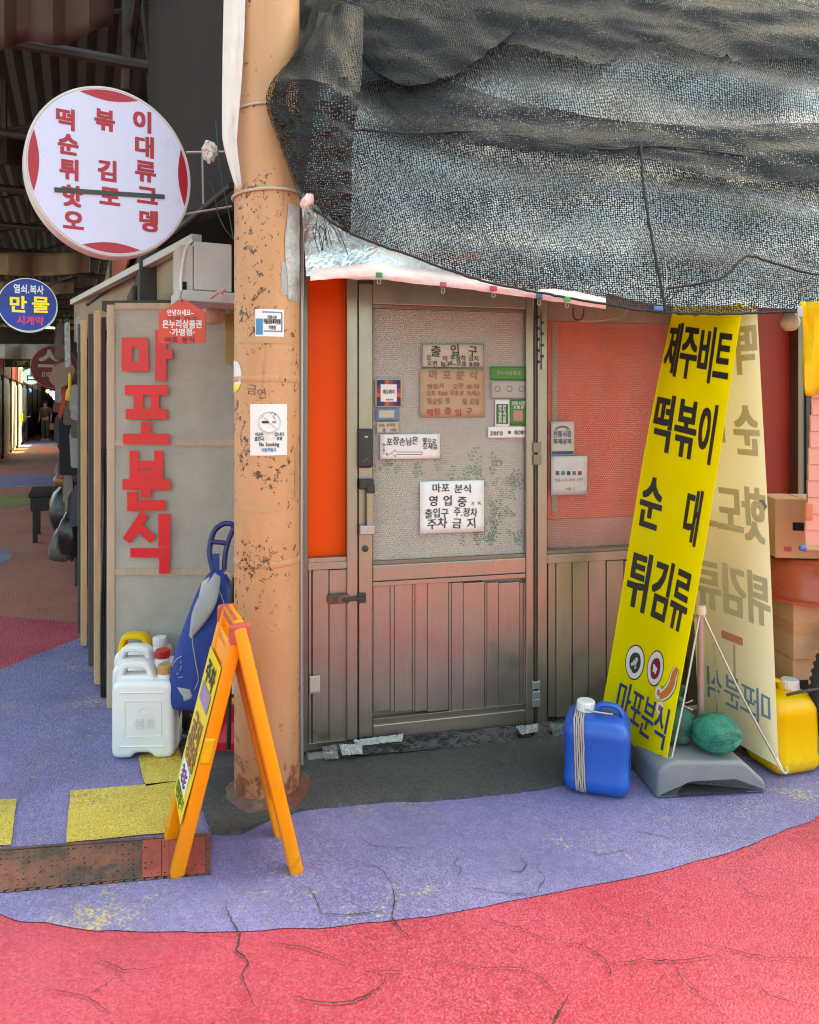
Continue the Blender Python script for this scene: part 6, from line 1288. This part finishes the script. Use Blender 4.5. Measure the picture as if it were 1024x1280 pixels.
# cloth valances hung across the alley
def valance(label, x0, x1, y0, y1, Y, m, sag=6):
    g = [[P(x0 + (x1 - x0) * i / 14, y0 + (y1 - y0) * j / 5 + sag * math.sin(i / 14 * 3.14) * (j / 5), Y + .1 * math.sin(i * 1.1) + .5 * i / 14) for i in range(15)] for j in range(6)]
    MB().grid(g).build('cloth_valance', m, smooth=True, solid=.006, label=label, cat='cloth', group='valances across the alley')
M_CANV = mat('dim beige canvas', (.30, .25, .2), .85, var=.2, vscale=2)
valance('brown canvas valance across the alley just above the blue round sign', -30, 112, 316, 340, 9.2, M_TAN, 5); valance('pale valance across the alley behind the blue round sign', -30, 92, 352, 366, 12, M_CANV, 3)
valance('whitish valance with a red stain left of the maroon sign', -20, 72, 430, 446, 15, mat('grey white canvas', (.42, .38, .34), .85), 3); valance('wide dark valance high under the roof left of the white sign', -40, 130, 165, 200, 5.9, M_BROWNT, 8)
valance('olive banner strip above the small white sign', 16, 52, 451, 457, 19, mat('olive canvas', (.2, .2, .05), .8), 0)
# goods hung and heaped along the right side of the alley
def hang(name, label, cat, pts, Y, m, th=.03, group=None, rnd=.006, cr=.008):
    fr = Frame(P(sum(p[0] for p in pts) / len(pts), sum(p[1] for p in pts) / len(pts), Y), AR)
    return MB().pillow(rpoly([fr.uv(*p) for p in pts], cr), -th, 0, min(rnd, th * .4), lambda a, b, d: fr.w(a, b, d), 2).build(name, m, smooth=True, label=label, cat=cat, group=group)
dp = thing('dustpan', 'bright yellow dustpan hanging among the alley goods', 'dustpan', P(87, 500, 6.0)); frd = Frame(P(87, 490, 6.0), AR)
MB().pillow(rpoly([frd.uv(*p) for p in ((81.5, 501), (93.5, 501), (92, 488), (89, 483), (86, 483), (83, 488))], .02), -.04, 0, .008, lambda a, b, d: frd.w(a, b, d), 2).build('pan', M_YCAN, dp, w=True, smooth=True); MB().tube([frd.w(*frd.uv(87.5, 484), -.02), frd.w(*frd.uv(88, 466), -.02)], .014, 8).build('handle', M_YCAN, dp, w=True)
hang('plastic_broom', 'orange-red broom hanging beside the yellow dustpan', 'broom', [(76, 522), (73.5, 519), (78, 500), (77, 484), (82, 482), (82, 500)], 6.3, flat('broom orange', (205, 70, 40), .75))
hang('wicker_basket', 'tan wicker basket hanging above the yellow dustpan', 'basket', [(68, 474), (72, 463), (84, 457), (88, 463), (82, 474), (74, 479)], 6.2, M_TAN, .15, rnd=.04)
hang('wrapped_pole', 'shiny plastic-wrapped pole above the alley goods', 'pole', [(82.5, 458), (82, 405), (86, 403), (87, 457)], 6.0, M_SILV, .05, rnd=.008); hang('wrapped_pole', 'shiny plastic bundle beside the nearer pine post', 'pole', [(98, 440), (96.5, 398), (100.5, 396), (101, 438)], 5.0, M_SILV, .05, rnd=.008)
hang('dark_coat', 'black cloth hanging below the broom in the alley', 'cloth', [(77, 592), (76, 528), (95, 524), (97, 592)], 6.4, mat('black cloth', (.02, .02, .022), .9), .12, rnd=.015)
hang('tote_bag', 'off-white tote bag hanging at the alley side', 'bag', [(91, 583), (89, 545), (92, 528), (97, 527), (98, 583)], 5.6, mat('grey canvas tote', (.34, .32, .29), .85, var=.2, vscale=20), .1, rnd=.012)
hang('wooden_slat', 'pale wooden slat hanging beside the orange broom', 'slat', [(80, 526), (81, 490), (85, 490), (86, 526)], 6.35, M_WOOD, .03)
HG = [mat('goods %d' % k, c_, .5, var=.25, vscale=20) for k, c_ in enumerate(((.03, .03, .032), (.12, .08, .05), (.25, .22, .18), (.05, .06, .08), (.2, .04, .03), (.3, .28, .25), (.08, .09, .05)))]
rnd_ = random.Random(3); CN = ('black', 'brown', 'beige', 'slate', 'red', 'pale grey', 'olive'); items = []
for k in range(20):
    px = rnd_.uniform(66, 97); py = rnd_.uniform(412, 640); Y_ = 8.6 - (px - 66) / 31 * 3.4; w_ = rnd_.uniform(2, 5.5); h_ = rnd_.uniform(6, 22)
    items.append((k % 7, py, hang('hanging_goods', 'x', 'goods', [(px - w_, py + h_), (px - w_ * rnd_.uniform(.3, 1), py - h_ * .6), (px - w_ * .2, py - h_), (px + w_ * .3, py - h_), (px + w_ * rnd_.uniform(.4, 1), py - h_ * .5), (px + w_, py + h_ * .9)], Y_ + rnd_.uniform(-.2, .2), HG[k % 7], rnd_.uniform(.03, .09), 'household goods hanging along the alley', .02, .02)))
for q in range(7):
    same = sorted((i_ for i_ in items if i_[0] == q), key=lambda i_: i_[1]); words = {1: ('only',), 2: ('upper', 'lower'), 3: ('uppermost', 'middle', 'lowest')}[len(same)]
    for w_, i_ in zip(words, same): i_[2]['label'] = '%s %s household item hanging along the right side of the alley' % (w_, CN[q])
tb = thing('low_table', 'dark low wooden table with goods at the alley side', 'table', P(77, 660, 8.4)); c = P(77, 660, 8.4)
MB().box(-.32, .22, -.3, .4, .50, .55).build('top', flat('dark table wood', (48, 24, 18), .4), tb, bevel=.01); tb.matrix_basis = Matrix.Translation(Vector((c.x, c.y, 0))) @ Matrix.Rotation(R(24), 4, 'Z')
for x in (-.28, .17):
    for y in (-.26, .34): MB().box(x, x + .05, y, y + .05, 0, .5).build('leg', MATS['dark table wood'], tb)
MB().box(-.3, .2, -.28, -.26, .35, .5).build('apron', MATS['dark table wood'], tb)
def lump(name, label, cat, px, py, Y, rx, ry, rz, m, group=None, seed=0):
    c = P(px, py, Y); c.z = max(c.z, rz * .8); rings = []
    for j in range(9):
        ph = -1.5 + 3.0 * j / 8; rings.append([c + Vector((math.cos(ph) * math.cos(a / 16 * 6.283) * rx, math.cos(ph) * math.sin(a / 16 * 6.283) * ry, max(-.8, math.sin(ph)) * rz)) * 1.0 + noise.noise_vector(Vector((math.cos(a / 16 * 6.283) * 1.5, math.sin(a / 16 * 6.283) * 1.5, ph + seed))) * .35 * min(rx, rz) for a in range(16)])
    return MB().loft(rings).build(name, m, smooth=True, label=label, cat=cat, group=group)
M_BAGB = mat('black plastic bag', (.015, .015, .016), .25, bump=.6, bscale=14)
lump('plastic_sack', 'black plastic sack at the foot of the pine posts', 'sack', 92, 668, 5.9, .11, .16, .2, M_BAGB, seed=1); lump('plastic_sack', 'black plastic sack standing behind the low table', 'sack', 84, 640, 7.0, .14, .2, .26, M_BAGB, seed=5); lump('plastic_sack', 'greyish sack between the table and the posts', 'sack', 86, 680, 6.4, .16, .2, .16, mat('grey sack', (.12, .12, .12), .5), seed=9)
for k, (px, py, cc, lab) in enumerate(((80, 600, (170, 110, 60), 'tan packet on the goods heap above the low table'), (86, 597, (150, 50, 50), 'red packet on the goods heap above the low table'), (92, 600, (190, 170, 150), 'cream packet on the goods heap nearest the pine posts'), (72, 622, (190, 160, 110), 'cream packet lying on the low dark table'))):
    lump('packet', lab, 'packet', px, py, 6.8 if k < 3 else 8.5, .09, .09, .06, flat('packet %d' % k, cc, .6, rough=.4), group='packets among the alley goods', seed=k)
aslab('goods_shelf', M_DARK, None, 2.6, 4.2, -.12, .2, .0, .80, .01, label='dark shelf carrying packets along the alley side', cat='shelf')
# lamps deep in the alley
def lamp(px, py, Y, r_, col, label, e=3.0):
    e = e * .22
    t = MB().lathe([(0, -r_), (r_ * .7, -r_ * .7), (r_, 0), (r_ * .7, r_ * .7), (0, r_)], 14, c=P(px, py, Y)).build('shop_lamp', mat('lamp %d %d' % (px, py), lin(col), .4, emit=e), smooth=True, label=label, cat='lamp', group='lit lamps deep in the alley')
lamp(28.5, 485, 33, .12, (255, 80, 30), 'orange-red lamp left of the small white sign, the upper one'); lamp(28, 491, 33, .12, (250, 90, 30), 'orange-red lamp left of the small white sign, the lower one'); lamp(36.5, 488, 34, .11, (80, 150, 240), 'small blue lamp below the small white sign', 2); lamp(66, 492, 30, .13, (240, 120, 190), 'pink lamp deep in the alley right of the walker', 2.5); lamp(70, 497, 30, .12, (250, 245, 240), 'white lamp deep in the alley beside the pink one', 3.5); lamp(60, 489, 32, .1, (170, 200, 150), 'greenish lamp deep in the alley left of the pink one', 1.5)
# ---- walking person
pc = P(57, 550, 31.5); pc.z = 0
per = thing('person', 'person in a brown T-shirt and grey trousers walking up the alley', 'person', pc)
def skin(name, verts, edges, radii, m, parent, sub=2):
    me = bpy.data.meshes.new(name); me.from_pydata(verts, edges, []); me.update(); o = put(name, me, m, parent)
    sk = o.modifiers.new('skin', 'SKIN'); sk.use_smooth_shade = True
    for i, r_ in enumerate(radii): me.skin_vertices[0].data[i].radius = (r_, r_) if not isinstance(r_, tuple) else r_
    me.skin_vertices[0].data[0].use_root = True; q = o.modifiers.new('sub', 'SUBSURF'); q.levels = sub; q.render_levels = sub; return o
M_SKIN = mat('skin', (.45, .27, .19), .5); M_SHIRT = flat('brown shirt cloth', (120, 92, 70), .8, rough=.85); M_TROU = flat('grey trouser cloth', (95, 95, 88), .8, rough=.85)
V = [(0, 0, .92), (0, 0, 1.1), (0, 0, 1.32), (0, -.01, 1.44), (0, -.02, 1.53), (0, -.03, 1.62), (.17, 0, 1.36), (.24, .02, 1.1), (.25, -.04, .86), (.25, -.06, .77), (-.17, 0, 1.36), (-.24, .02, 1.1), (-.26, -.03, .86), (-.26, -.05, .77), (.09, 0, .86), (.10, -.03, .48), (.10, .03, .08), (.10, -.11, .03), (-.09, 0, .86), (-.10, .02, .48), (-.10, .06, .08), (-.10, -.08, .03)]
Ed = [(0, 1), (1, 2), (2, 3), (3, 4), (4, 5), (2, 6), (6, 7), (7, 8), (8, 9), (2, 10), (10, 11), (11, 12), (12, 13), (0, 14), (14, 15), (15, 16), (16, 17), (0, 18), (18, 19), (19, 20), (20, 21)]
Rd = [.12, .12, .14, .055, .085, .09, .06, .042, .032, .03, .06, .042, .032, .03, .09, .06, .045, .04, .09, .06, .045, .04]
skin('body', V, Ed, Rd, M_SKIN, per)
skin('shirt', [(0, 0, .93), (0, 0, 1.12), (0, 0, 1.33), (.18, 0, 1.37), (.25, .01, 1.14), (-.18, 0, 1.37), (-.25, .01, 1.14)], [(0, 1), (1, 2), (2, 3), (3, 4), (2, 5), (5, 6)], [.155, .15, .16, .085, .075, .085, .075], M_SHIRT, per)
skin('trousers', [(0, 0, .93), (.095, 0, .84), (.105, -.03, .48), (.105, .03, .13), (-.095, 0, .84), (-.105, .02, .48), (-.105, .06, .13)], [(0, 1), (1, 2), (2, 3), (0, 4), (4, 5), (5, 6)], [.13, .105, .085, .075, .105, .085, .075], M_TROU, per)
MB().lathe([(0, -.02), (.085, -.01), (.1, .04), (.085, .1), (.04, .13), (0, .135)], 16, c=(0, .01, 1.58)).build('hair', mat('dark hair', (.03, .022, .018), .7), per, smooth=True)
for x in (-.1, .1): MB().box(x - .045, x + .045, -.15, .09, 0, .07).build('shoe', M_WHITE, per, bevel=.02)
hb = P(64.5, 548, 31.4); MB().pillow(rpoly([(-.1, 0), (.1, 0), (.09, .26), (-.09, .26)], .03), -.05, .05, .02, lambda a, b, d: Vector((pc.x + .30 + a, pc.y - .06 + d, .48 + b))).build('carrier_bag', M_CARD, smooth=True, label='small tan bag carried in the hand of the walker', cat='bag')
# ---- parked scooter with a yellow box
s0 = P(23, 556, 28.3); s0.z = 0
sc_ = thing('motor_scooter', 'parked dark motor scooter with a yellow delivery box in the alley', 'scooter', s0, R(14))
for y in (-.55, .6):
    w_ = MB().tube([(0, y + .2 * math.cos(a / 24 * 6.283), .25 + .2 * math.sin(a / 24 * 6.283)) for a in range(24)], .06, 8, closed=True).build('wheel', M_RUBBER, sc_, smooth=True); MB().tube([(-.04, y, .25), (.04, y, .25)], .12, 14).build('rim', M_STEEL, w_, smooth=True)
MB().pillow(rpoly([(-.7, .35), (.1, .28), (.35, .3), (.55, .85), (.45, .95), (.3, .6), (-.05, .5), (-.2, .72), (-.75, .75)], .08), -.17, .17, .06, lambda a, b, d: Vector((d, a, b))).build('body', M_BLACK, sc_, smooth=True)
MB().pillow(rpoly([(-.7, .74), (-.1, .72), (-.12, .8), (-.7, .84)], .04), -.15, .15, .04, lambda a, b, d: Vector((d, a, b))).build('seat', M_RUBBER, sc_, smooth=True)
MB().box(-.27, .27, -.85, -.4, .86, 1.22).build('delivery_box', M_YCAN, sc_, bevel=.04); MB().tube([(-.33, .42, 1.08), (0, .5, 1.02), (.33, .42, 1.08)], .02, 8).build('handlebar', M_STEEL, sc_, smooth=True)
MB().lathe([(0, -.02), (.05, -.01), (.05, .03), (0, .03)], 12, c=(0, -.78, .62), M=Matrix.Rotation(R(90), 3, 'X')).build('tail_lamp', flat('tail lamp red', (190, 30, 50), .7), sc_, smooth=True); MB().box(-.11, .11, -.80, -.78, .42, .55).build('number_plate', M_WHITE, sc_, bevel=.01)
for s_ in (-1, 1): MB().tube([(.3 * s_, .42, 1.08), (.36 * s_, .42, 1.3)], .012, 6).build('mirror', M_BLACK, sc_)
